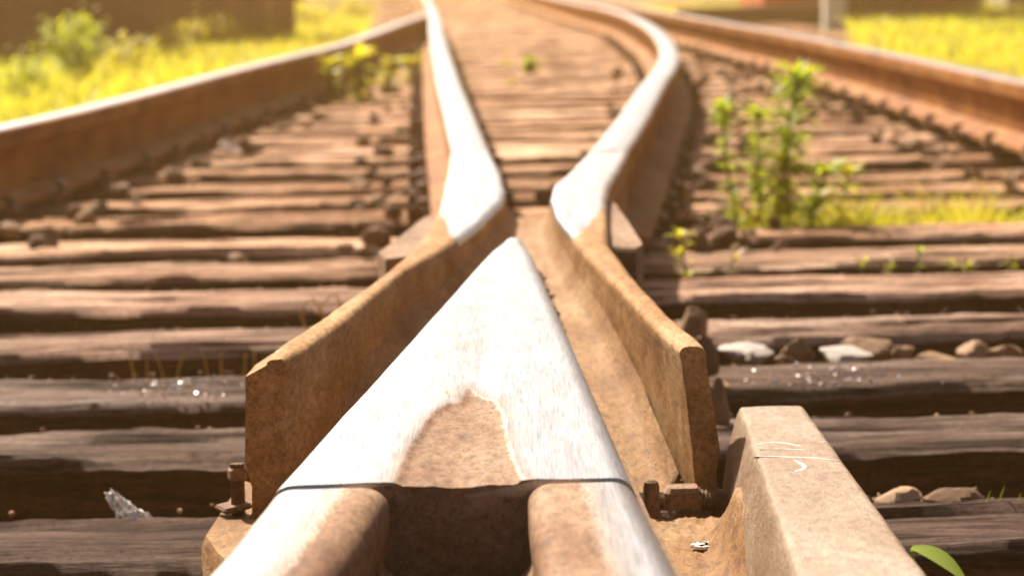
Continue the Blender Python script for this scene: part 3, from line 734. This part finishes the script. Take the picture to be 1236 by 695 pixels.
RK = [(895, 432, .0, 62, 24, 'stone_pale', 'flat whitish stone at the left of the stone row, nearest the wing rail'),
      (912, 436, .0, 40, 18, 'stone_pale', 'small rounded white stone beside the flat whitish one'),
      (963, 434, .0, 44, 34, 'stone', 'upright brown stone with a peaked top in the stone row'),
      (1020, 436, .0, 78, 18, 'stone_pale', 'long flat white stone lying across the front of the row'),
      (1040, 428, -.005, 74, 26, 'stone', 'long low brown stone behind the flat white one'),
      (1088, 436, .0, 32, 22, 'stone', 'small wedge of brown stone right of the white stone'),
      (1128, 434, .0, 56, 10, 'stone', 'thin reddish stone low in the row'),
      (1172, 434, .0, 46, 24, 'stone', 'slanting brown stone in the right part of the row'),
      (1216, 432, .0, 48, 22, 'stone', 'rounded brown stone at the right edge of the photo'),
      (945, 440, .0, 26, 14, 'stone_dark', 'small dark stone at the foot of the peaked one'),
      (1084, 612, .0, 62, 26, 'stone', 'low domed brown stone beside the guard rail'),
      (1155, 612, .0, 74, 36, 'stone_dark', 'dark peaked stone right of the low domed one'),
      (866, 520, .0, 34, 66, 'stone', 'tall brown stone tucked between wing rail and guard rail'),
      (855, 452, .02, 34, 60, 'stone_dark', 'brown stone leaning on the outside of the right wing rail'),
      (835, 402, .01, 34, 40, 'stone', 'squarish brown stone by the right wing rail'),
      (870, 470, .03, 22, 12, 'stone', 'small tan pebble on the glittering sleeper'),
      (48, 294, .0, 22, 14, 'stone', 'small stone on a sleeper at the left'),
      (287, 318, .0, 22, 14, 'stone', 'lone pebble on the pale sleeper, left of centre')]
for i, (px, py, z, a, b_, mt, lab) in enumerate(RK): place_rock(px, py, z-.01, a, b_, M[mt], 40+i, lab)
# stones that pile along the rails (things) and general ballast (stuff)
rmesh = []
for s in range(8):
    V, Fc = rock(80+s, 9, (1, .8, .65)); me = bpy.data.meshes.new('stone'); me.from_pydata([tuple(v) for v in V], [], Fc)
    me.materials.append(M[['stone', 'stone_dark', 'stone', 'stone_dark'][s % 4]]); rmesh.append(me)
sides = [(LEFT_STOCK, .115, .30, 'brown stone heaped against the left outer rail', 62, 5.2, 14), (RIGHT_STOCK, -.30, -.115, 'brown stone heaped against the right outer rail', 90, 6.5, 17),
         (LEFT_CLOSE, -.26, -.08, 'brown stone lying left of the straight inner rail', 60, 5.8, 13), (RIGHT_CLOSE, .07, .32, 'brown stone in the shade right of the curved inner rail', 110, 5.8, 14),
         (RIGHT_CLOSE, -.22, -.07, 'brown stone inside the curve of the bright rail', 28, 6.5, 15)]
for path, a, b_, lab, n, ya, yb in sides:
    for i, y in enumerate(sorted(ya+(yb-ya)*R.random()**1.4 for _ in range(n))):
        x = x_at(path, y)
        if x is None: continue
        u = R.random(); s = R.uniform(.018, .042)
        o = bpy.data.objects.new('ballast_stone', R.choice(rmesh)); C.objects.link(o)
        o.location = (x+a+(b_-a)*u, y, s*.35+R.uniform(-.02, .008)); o.scale = (s, s, s*R.uniform(.8, 1.2)); o.rotation_euler = (R.uniform(-.5, .5), R.uniform(-.5, .5), R.uniform(0, 6))
        tag(o, (ordinal(i+1)+' '+lab+', counted from the camera') if i < 30 else 'farther '+lab, 'stone', 'ballast stones along the rails')
def scatter_rocks(name, n, fn, smin, smax, mat):
    base = [rock(200+i, 6, (1, .8, .7)) for i in range(5)]; base = [(np.array([tuple(v) for v in V]), np.array(Fc)) for V, Fc in base]; VV = []; FF = []; off = 0
    for i in range(n):
        V, Fc = base[i % 5]; x, y, z = fn(); s = R.uniform(smin, smax); a = R.uniform(0, 6.28); t = R.uniform(-.6, .6)
        Rm = np.array([[math.cos(a), -math.sin(a), 0], [math.sin(a), math.cos(a), 0], [0, 0, 1]]) @ np.array([[math.cos(t), 0, math.sin(t)], [0, 1, 0], [-math.sin(t), 0, math.cos(t)]])
        VV.append(V @ Rm.T*s + np.array([x, y, z])); FF.append(Fc+off); off += len(V)
    o = mobj(name, np.concatenate(VV), np.concatenate(FF).tolist(), mat, origin=(0, 0, 0)); return o
gaps = [(a[1]+a[2]/2, b_[1]-b_[2]/2) for a, b_ in zip(sleepers, sleepers[1:])]
def in_gap():
    while True:
        g0, g1 = R.choice(gaps)
        if g0 > 22 and R.random() < .6: continue
        if g1 > g0: break
    x = R.uniform(-1.9, 2.1); y = R.uniform(g0, g1); lift = .05*min(1, max(0, (y-7)/4)) if -.45 < x < 1.0 else 0
    return x, y, -.085+lift+R.uniform(-.02, .018)
tag(scatter_rocks('ballast', 9000, in_gap, .014, .034, M['stone_dark']), 'dark brown track ballast between the sleepers', 'gravel', kind='stuff')
tag(scatter_rocks('track_grit', 5000, lambda: (lambda g: (R.uniform(-1.2, 1.3), g[0]+(R.choice([0.0, 1.0])*(g[1]-g[0])*.0)+R.random()**2*.05, -.004+R.uniform(-.02, .004)))(R.choice(gaps[5:30])), .002, .007, M['stone']), 'small grit caught along the sleeper edges', 'gravel', kind='stuff')
tag(scatter_rocks('verge_gravel', 2600, lambda: (R.choice((-1, 1))*R.uniform(1.5, 2.3)+.1, R.uniform(-1, 26), -.06+R.uniform(-.03, .02)), .014, .034, M['stone']), 'loose stones on the verges beside the track', 'gravel', kind='stuff')
# glitter: small broken glass chips on the third sleeper
def chips(px0, px1, py0, py1, n):
    b = MB()
    for i in range(n):
        q = P(R.gauss((px0+px1)/2, (px1-px0)/4), R.uniform(py0, py1), .006); s = R.uniform(.001, .0022)
        b.box((q.x, q.y, .006+s*.3), (s*1.4, s*1.8, s), R.uniform(0, 3), tilt=R.uniform(-.7, .7))
    return b.obj('glass_chips', M['glint'])
tag(chips(900, 1110, 438, 466, 130), 'glittering glass chips on the sleeper right of the crossing', 'broken glass', kind='stuff')
tag(chips(130, 290, 458, 480, 130), 'glittering glass chips on the sleeper left of the crossing', 'broken glass', kind='stuff')
# ------------------------------------------------------------------ litter
def film(px, py, z, w_, h_, label, seed, lean=.4):
    p = P(px, py, z); r = random.Random(seed); n = 9; V = []; Fc = []
    for j in range(n+1):
        for i in range(n+1):
            u, v = i/n, j/n; wv = (1-.75*v)
            x = (u-.5)*w_*wv - w_*.75*v; zz = v*h_ + .006*fbm(u*4+seed, v*4, 0); y = lean*h_*v + .02*fbm(u*3, v*3, seed)
            V.append((p.x+x, p.y+y, z+zz))
    for j in range(n):
        for i in range(n): a = j*(n+1)+i; Fc.append((a, a+1, a+n+2, a+n+1))
    o = mobj('film_scrap', V, Fc, M['film']); md = o.modifiers.new('thickness', 'SOLIDIFY'); md.thickness = .0012
    return tag(o, label, 'litter')
film(163, 625, .004, .034, .024, 'crumpled clear plastic scrap on the nearest sleeper at the left', 3)
film(122, 226, .01, .055, .035, 'white crumpled litter scrap beside the left outer rail', 5)
film(290, 183, .0, .07, .025, 'pale litter scrap on the sleepers, left of centre', 8)
# dry straw loops
def straw(pl, z, r_, parent):
    b = MB(); b.tube(catmull([Vector(q) for q in pl], .01), r_, 6); b.obj('straw', M['dry'], parent)
p = P(395, 388, .01); root = empty('straw_loops', p, 'dry straw loops standing behind the left wing rail', 'dry grass')
for s, h_, w_ in ((-.02, .045, .018), (.012, .05, .02), (.045, .04, .02), (.07, .03, .02)):
    straw([(p.x+s-w_*.6, p.y, .0), (p.x+s-w_, p.y, h_*.6), (p.x+s, p.y+.005, h_), (p.x+s+w_*.5, p.y+.01, h_*.5), (p.x+s+w_*1.6, p.y+.01, .0)], 0, .0016, root)
root = empty('straw_stalks', P(200, 455, -.02), 'faint dry stalks between the third and fourth sleepers, left', 'dry grass')
for px in (158, 172, 196, 205, 250, 262, 290, 302):
    p = P(px, 452, -.02); l_ = R.uniform(-.02, .02); straw([(p.x, p.y+.05, -.05), (p.x+l_*.5, p.y+.05, -.02), (p.x+l_, p.y+.05, .004)], 0, .0011, root)
# ------------------------------------------------------------------ plants
def leafpts(base, dirv, ln, wd, droop=.3, n=4):
    d = Vector(dirv).normalized(); s = d.cross(Vector((0, 0, 1)))
    if s.length < .1: s = Vector((1, 0, 0))
    s.normalize(); V = []; Fc = []
    for i in range(n+1):
        t = i/n; c = Vector(base)+d*ln*t+Vector((0, 0, -droop*ln*t*t)); w_ = wd*math.sin(math.pi*min(1, .08+t*.92))**.8*(1-.25*t)
        if i == n: w_ = wd*.03
        V += [c-s*w_/2+Vector((0, 0, w_*.15)), c, c+s*w_/2+Vector((0, 0, w_*.15))]
    for i in range(n):
        a = i*3; Fc += [(a, a+1, a+4, a+3), (a+1, a+2, a+5, a+4)]
    return V, Fc
def weed(px, py, z, hpx, spread, mat, label, nl=40, single_top=12, lean=0, seed=1, wide=1.0, name='weed', cat='weed', bare=.0, yy=0):
    r = random.Random(seed); p = P(px, py, z)
    if yy: p = Vector((p.x*yy/p.y, yy, -.09)); hpx += .09*F_PX/yy
    sc = F_PX/p.y; h_ = hpx/sc; sp = spread/sc
    root = empty(name, p, label, cat, 'weeds growing in the track')
    stem = [Vector((p.x+lean*h_*t*t+.004*math.sin(t*7), p.y+.01*math.sin(t*4), p.z-.02+(h_+.02)*t*.93)) for t in np.linspace(0, 1, 9)]
    MB().tube(stem, [.0045*(1-.6*i/8) for i in range(9)], 6).obj('stem', M['stem'], root, smooth=True)
    jb = MB()
    for i in range(nl):
        t = bare+(1-bare)*r.random(); k = t*8; q = stem[int(min(7, k))].lerp(stem[int(min(7, k))+1], k-int(min(7, k)))
        a = r.uniform(0, 6.28); V, Fc = leafpts(q, (math.cos(a), math.sin(a), r.uniform(.1, .9)), sp*r.uniform(.55, 1.1)*(.6+.5*t), sp*.30*wide, r.uniform(.1, .5)); jb.add(V, Fc)
    o = jb.obj('leaves', mat, root, smooth=True); o['kind'] = 'stuff'
    for i in range(single_top):
        a = i*2.399+r.uniform(-.3, .3); e = r.uniform(.1, 1.5)
        V, Fc = leafpts(stem[-1]-Vector((0, 0, .012*r.random())), (math.cos(a), math.sin(a), e), sp*r.uniform(.85, 1.25), sp*.30*wide, r.uniform(.15, .5), 5)
        mobj('leaf', V, Fc, mat, root, smooth=True)
    return root
weed(948, 268, -.03, 190, 46, M['leaf'], 'tallest green weed with a spiky leaf whorl, right of the curved rail', 300, 26, .06, 2, .6, yy=6.57)
weed(918, 262, -.03, 150, 28, M['leaf'], 'thinner upright weed just left of the tallest one', 190, 14, -.02, 3, yy=6.57)
weed(888, 250, -.03, 155, 24, M['leaf'], 'slender leftmost weed of the tall clump', 190, 14, -.08, 4, yy=6.57)
weed(935, 268, -.03, 78, 36, M['leaf_yellow'], 'short leafy weed at the foot of the tallest one', 120, 10, .1, 5, yy=6.57)
weed(975, 268, -.03, 70, 36, M['leaf'], 'bushy low weed right of the tallest stem', 120, 10, .2, 6, yy=6.57)
weed(1012, 268, -.03, 64, 34, M['leaf_yellow'], 'low yellowish weed at the right of the clump', 80, 8, .1, 7, yy=6.57)
weed(838, 330, -.02, 58, 24, M['leaf_yellow'], 'yellow weed beside the right wing rail', 50, 6, -.15, 8, 1.3, yy=5.47)
weed(868, 330, -.02, 30, 20, M['dry'], 'small dried weed right of the yellow one', 22, 3, .2, 9, yy=5.47)
for i, (px, hh, lab) in enumerate(((1042, 20, 'tiny seedling, leftmost of the row behind the sixth sleeper'), (1072, 16, 'tiny seedling with pale leaves, second in its row'), (1108, 34, 'tallest green blade in the seedling row'), (1146, 16, 'seedling right of the tallest blade'), (1166, 14, 'small seedling near the right end of its row'), (1218, 16, 'seedling at the right edge of the photo'))):
    weed(px, 328, -.02, hh, 15, M['leaf_yellow'] if i != 2 else M['leaf'], lab, 16, 5, 0, 20+i, 1.1, 'seedling', 'seedling', yy=5.47)
weed(400, 128, -.02, 55, 30, M['leaf_yellow'], 'yellow green bushy weed inside the left outer rail', 90, 6, 0, 31, 1.6)
weed(430, 128, -.02, 62, 30, M['leaf_yellow'], 'taller yellow weed between the two left rails', 90, 6, .1, 32, 1.6)
weed(470, 118, -.02, 46, 28, M['leaf_yellow'], 'thin yellow weed by the straight inner rail', 60, 6, .1, 33, 1.6)
weed(495, 108, -.02, 36, 22, M['leaf_yellow'], 'pale weed touching the straight inner rail', 60, 6, .1, 35, 1.6)
weed(380, 112, -.02, 30, 24, M['leaf_yellow'], 'small weed close to the left outer rail', 50, 6, .1, 36, 1.6)
weed(640, 90, -.01, 16, 18, M['leaf'], 'low green weed in the middle of the far sleepers', 80, 4, 0, 34, 1.8)
weed(612, 84, -.01, 12, 10, M['leaf_yellow'], 'faint small weed left of the low green one', 30, 3, 0, 37, 1.8)
weed(618, 105, -.01, 9, 9, M['leaf_yellow'], 'tiny weed nearest the camera between the inner rails', 30, 3, 0, 38, 1.8)
# broad green leaf, bottom right
q = P(1106, 664, .125); root = empty('broad_leaf_plant', Vector((q.x, q.y, 0)), 'single broad green leaf poking out beside the guard rail', 'plant')
V, Fc = leafpts(q+Vector((-.004, 0, .001)), (1, -.5, -.30), .042, .034, .25, 8); mobj('leaf', V, Fc, M['lime'], root, smooth=True); MB().tube([Vector((q.x+.004, q.y, -.05)), Vector((q.x+.002, q.y, .08)), q+Vector((-.003, 0, 0))], .0015, 6).obj('stem', M['stem'], root)
for i, (dx, dz) in enumerate(((0, .012), (.012, .018), (.03, .009))):
    q = P(1212, 606, .0); V, Fc = leafpts(q+Vector((dx-.02, 0, -.01)), (.3, 0, 1), dz+.014, .005, .1); tag(mobj('grass_blade', V, Fc, M['leaf'], smooth=True), 'small green blade behind the nearest sleeper at the right edge', 'grass', 'blades at the right edge')
# small green sprig on the nose
q = P(543, 477, TOP); root = empty('green_sprig', q, 'tiny green sprig lying on the bright steel nose', 'sprig')
for a in range(6):
    V, Fc = leafpts((q.x+.0015*a-.004, q.y, TOP+.0015), (math.cos(a*1.3), math.sin(a*1.3)*.9, .5), .0045, .0016, .2); mobj('leaf', V, Fc, M['leaf'], root)
# ------------------------------------------------------------------ grass
def blades(n, fn, hmin, hmax, wmin, wmax, mat, name, label):
    rs = np.random.RandomState(5+n); VV = np.zeros((n, 5, 3)); pos = np.array([fn(rs) for _ in range(n)])
    h_ = rs.uniform(hmin, hmax, n)*pos[:, 3]; w_ = rs.uniform(wmin, wmax, n); a = rs.uniform(0, 2*np.pi, n); l_ = rs.normal(0, .5, (n, 2))*h_[:, None]
    dx, dy = np.cos(a)*w_/2, np.sin(a)*w_/2; b0 = pos[:, :3]
    VV[:, 0] = b0+np.stack([-dx, -dy, 0*dx], 1); VV[:, 1] = b0+np.stack([dx, dy, 0*dx], 1)
    mid = b0+np.stack([l_[:, 0]*.3, l_[:, 1]*.3, h_*.6], 1)
    VV[:, 2] = mid+np.stack([dx*.8, dy*.8, 0*dx], 1); VV[:, 3] = mid-np.stack([dx*.8, dy*.8, 0*dx], 1); VV[:, 4] = b0+np.stack([l_[:, 0], l_[:, 1], h_], 1)
    f = []
    for i in range(n): k = i*5; f += [(k, k+1, k+2, k+3), (k+3, k+2, k+4)]
    o = mobj(name, VV.reshape(-1, 3), f, mat, origin=(0, 0, 0)); return tag(o, label, 'grass', kind='stuff')
def gl(rs):
    y = 6+28*rs.rand()**1.1; x0 = x_at(LEFT_STOCK, y); x0 = (x0 if x0 is not None else -.035*y+.1)-.25
    if y > 20: x0 = min(x0, -.9-.035*(y-20))
    x = x0-abs(rs.normal(0, 1))*(.8+.12*y); c = .55+.45*math.sin(x*2.1+y*.7)*math.sin(y*1.3)
    return x, y, -.05, max(.3, .6+.5*c)
def gr(rs):
    y = 8+24*rs.rand(); x0 = x_at(RIGHT_STOCK, y); x0 = (x0 if x0 is not None else 0.6)+.3
    x = x0+abs(rs.normal(0, 1))*(.8+.12*y)
    if y < 26.8 and x < 2.72*y/26.3: y = 27+4*rs.rand(); x = .9+rs.rand()*1.2
    return x, y, -.05, .65+.3*math.sin(x*1.7+y)
blades(60000, gl, .07, .20, .006, .016, M['grass'], 'grass', 'sunlit yellow green grass beyond the left outer rail')
blades(60000, gr, .07, .20, .006, .016, M['grass'], 'grass', 'sunlit yellow green grass beyond the right outer rail')
def gt(rs):
    px = rs.uniform(900, 1232); p = P(px, 268, -.03); c = .5+.5*math.sin(px*.05)
    y = rs.uniform(6.47, 6.72); return p.x*y/p.y, y, -.09, .7+.5*c*rs.rand()
blades(1900, gt, .09, .16, .002, .004, M['leaf_yellow'], 'grass_tuft', 'low thin grass between the sixth and seventh sleepers at the right')
def gt2(rs):
    px = rs.choice([1110, 1170, 1200, 1160])+rs.normal(0, 6); p = P(px, 262, -.03); return p.x*6.6/p.y, 6.6, -.09, 1.5
blades(40, gt2, .08, .14, .002, .004, M['dry'], 'dry_grass_tuft', 'few taller dry stalks in the low grass at the right')
# bushes at the left
def bush(px, py, z, hpx, wpx, mat, label, n, seed, lw=.02):
    r = random.Random(seed); p = P(px, py, z); sc = F_PX/p.y; h_ = hpx/sc; w_ = wpx/sc
    root = empty('bush', p, label, 'bush', 'bushes beside the track'); jb = MB(); st = MB()
    for i in range(9):
        a = r.uniform(0, 6.28); e = Vector((math.cos(a)*w_*.4*r.random(), math.sin(a)*w_*.3, h_*r.uniform(.6, 1))); st.tube([p-Vector((0, 0, .05)), p+e*.5+Vector((0, 0, .02)), p+e], [.006, .004, .002], 5)
        for k in range(n//9):
            t = r.uniform(.25, 1); q = p+e*t+Vector((r.gauss(0, w_*.10), r.gauss(0, w_*.10), r.gauss(0, h_*.07)))
            V, Fc = leafpts(q, (r.gauss(0, 1), r.gauss(0, 1), r.uniform(-.2, 1)), lw*r.uniform(1.2, 2.4), lw*r.uniform(.7, 1.1), .3, 3); jb.add(V, Fc)
    st.obj('stems', M['stem'], root); o = jb.obj('foliage', mat, root, smooth=True); o['kind'] = 'stuff'
bush(95, 124, -.05, 112, 110, M['leaf'], 'tallest green bush beyond the left outer rail', 700, 51, .024)
bush(25, 140, -.05, 80, 110, M['leaf'], 'green bush at the left edge just behind the rail', 600, 52, .02)
bush(165, 110, -.05, 72, 100, M['leaf_yellow'], 'yellow green bush right of the tallest one', 500, 53, .022)
bush(255, 70, -.05, 55, 90, M['leaf_yellow'], 'hazy yellow bush behind the middle of the left rail', 500, 54, .03)
bush(360, 45, -.05, 40, 90, M['leaf_yellow'], 'palest bush near where the left rail meets the others', 500, 55, .04)
bush(300, 62, -.05, 46, 110, M['leaf_yellow'], 'bright hazy bush before the farther fence, upper left', 500, 57, .03)
bush(205, 88, -.05, 60, 100, M['grass'], 'loose mixed green bush before the nearer fence', 500, 58, .022)
bush(60, 96, -.05, 62, 120, M['grass'], 'thin twiggy bush close to the brown fence at the left edge', 420, 59, .024)
bush(130, 60, -.05, 62, 90, M['leaf_yellow'], 'tall loose bush rising before the nearer board fence', 500, 61, .03)
bush(330, 48, -.05, 56, 110, M['grass'], 'wide mixed green bush hiding the end of the farther fence', 600, 62, .035)
bush(430, 34, -.05, 30, 80, M['leaf_yellow'], 'faint pale bush at the top beside the left rail', 400, 60, .04)
bush(1160, 24, -.05, 40, 90, M['leaf_yellow'], 'rounded bush in the grass at the far right', 500, 56, .04)
# ------------------------------------------------------------------ background things
def plank_fence(xa, xb, y, h_, label):
    root = empty('board_fence', ((xa+xb)/2, y, -.05), label, 'fence')
    x = xa; i = 0
    me = []
    for s in range(3):
        b_ = MB().box((0, 0, h_/2), (.17, .025, h_*(1-.02*s)), bev=.004); m_ = bpy.data.meshes.new('board'); m_.from_pydata(b_.v, [], b_.f); m_.materials.append(M['fence']); me.append(m_)
    while x < xb:
        o = bpy.data.objects.new('board', me[i % 3]); C.objects.link(o); o.parent = root; o.location = (x-(xa+xb)/2, R.uniform(-.008, .008), R.uniform(-.03, .02)); o.rotation_euler = (0, R.uniform(-.01, .01), 0); x += .1715; i += 1
    for z in (.35, 1.4):
        b_ = MB().box(((xa+xb)/2, y+.045, z), (xb-xa, .04, .08)); b_.obj('rail', M['fence'], root)
plank_fence(-6.2, -1.95, 19, 1.9, 'nearer brown board fence behind the grass at the upper left')
plank_fence(-3.6, -1.5, 23, 1.9, 'farther short board fence behind the slim tree trunk, upper left')
def tree(px, py, dbase, trunk_r, h_, label, seed):
    p = P(px, py, -.05); p = p*1.0; r = random.Random(seed)
    root = empty('tree', p, label, 'tree')
    tr = [p+Vector((.05*math.sin(t*5), 0, h_*t*.7)) for t in np.linspace(0, 1, 8)]
    MB().tube([p-Vector((0, 0, .1))]+tr[1:], [trunk_r*(1-.5*i/7) for i in range(8)], 10).obj('trunk', M['bark'], root, smooth=True)
    jb = MB(); lb = MB()
    for i in range(14):
        a = r.uniform(0, 6.28); b0 = tr[r.randrange(4, 8)]; e = b0+Vector((math.cos(a)*r.uniform(.6, 1.3), math.sin(a)*r.uniform(.6, 1.3), r.uniform(.3, 1.5)))
        lb.tube([b0, (b0+e)/2+Vector((0, 0, .1)), e], [.03, .02, .008], 5)
        for k in range(150):
            q = e+Vector((r.gauss(0, .35), r.gauss(0, .35), r.gauss(0, .28))); V, Fc = leafpts(q, (r.gauss(0, 1), r.gauss(0, 1), r.gauss(0, .6)), r.uniform(.07, .12), .05, .3, 2); jb.add(V, Fc)
    lb.obj('limbs', M['bark'], root); o = jb.obj('crown', M['leaf'], root); o['kind'] = 'stuff'
tree(357, 17, 0, .085, 3.9, 'slim brown tree trunk at the top, left of centre', 3)
tree(20, 30, 0, .12, 4.2, 'brown tree trunk before the board fence, upper left corner', 4)
# right: brick hut, timber edging, two white posts, grey shed
def hut():
    x0, x1, y0, y1, h_ = 2.22, 3.62, 27.3, 30.5, 2.9
    root = empty('brick_hut', ((x0+x1)/2, (y0+y1)/2, -.05), 'red brick hut behind the white post at the upper right', 'hut')
    b = MB(); t = .2
    b.box(((x0+x1)/2, y0, h_/2-.1), (x1-x0, t, h_)); b.box(((x0+x1)/2, y1, h_/2-.1), (x1-x0, t, h_)); b.box((x0+.002, (y0+y1)/2, h_/2-.1), (t, y1-y0-t-.01, h_)); b.box((x1-.002, (y0+y1)/2, h_/2-.1), (t, y1-y0-t-.01, h_))
    b.obj('wall', M['brick'], root); MB().box(((x0+x1)/2, (y0+y1)/2, h_-.03), (x1-x0+.5, y1-y0+.5, .14), bev=.02).obj('roof', M['roof'], root)
    d = MB().box((3.05, y0-.115, .95), (.7, .03, 2.0)).obj('door', M['kerb'], root); MB().box((3.3, y0-.14, .95), (.03, .03, .12)).obj('handle', M['grey'], d)
hut()
def shed():
    root = empty('grey_shed', (6.1, 32, -.05), 'grey rendered shed at the far upper right corner', 'shed')
    b = MB(); b.box((6.1, 32, 1.2), (3.0, 3.0, 2.6)); b.obj('wall', M['grey'], root); MB().box((6.1, 32, 2.58), (3.4, 3.4, .14), bev=.02).obj('roof', M['roof'], root)
    w_ = MB().box((5.5, 30.47, 1.4), (.7, .06, .6)).obj('window', M['white'], root); MB().box((5.5, 30.43, 1.4), (.6, .02, .5)).obj('pane', M['roof'], w_)
shed()
q0, q1 = P(812, 30, -.05), P(1018, 46, -.05)
b = MB(); b.box(((1.35+2.72)/2, 26.3, .035), (1.37, .5, .19), bev=.02)
tag(b.obj('timber_edging', M['kerb']), 'dark low timber edging behind the right outer rail', 'edging')
def post(px, py, wd, h_, label):
    p = P(px, py, -.05); root = empty('marker_post', p, label, 'post', 'white marker posts')
    MB().box((p.x, p.y, p.z+h_/2), (wd, wd, h_), .1, bev=.012).obj('shaft', M['white'], root)
    MB().box((p.x, p.y, p.z+h_+.02), (wd*1.15, wd*1.15, .05), .1, bev=.015, taper=.8).obj('cap', M['white'], root)
post(1007, 41, .155, .62, 'thick white marker post at the end of the dark edging')
post(1092, 21, .105, 1.1, 'thinner white marker post standing in the grass, upper right')
# ------------------------------------------------------------------ orange haze volume, added to imitate lens flare over the far track
b = MB().box((0, 22, 2.3), (840, 880, 7.0))
hz = b.obj('haze', bpy.data.materials.new('flare_haze'), origin=(0, 22, -1.2)); mt = hz.data.materials[0]; mt.use_nodes = True; t = mt.node_tree
t.nodes.remove(t.nodes['Principled BSDF']); pv = t.nodes.new('ShaderNodeVolumePrincipled'); pv.inputs['Color'].default_value = (1, .64, .24, 1)
pv.inputs['Density'].default_value = HAZE_D; pv.inputs['Anisotropy'].default_value = .5
t.links.new(pv.outputs[0], t.nodes['Material Output'].inputs['Volume']); tag(hz, 'warm haze added over the track to imitate flare', 'haze', kind='stuff')
for o in bpy.data.objects:
    if '_o' in o: del o['_o']
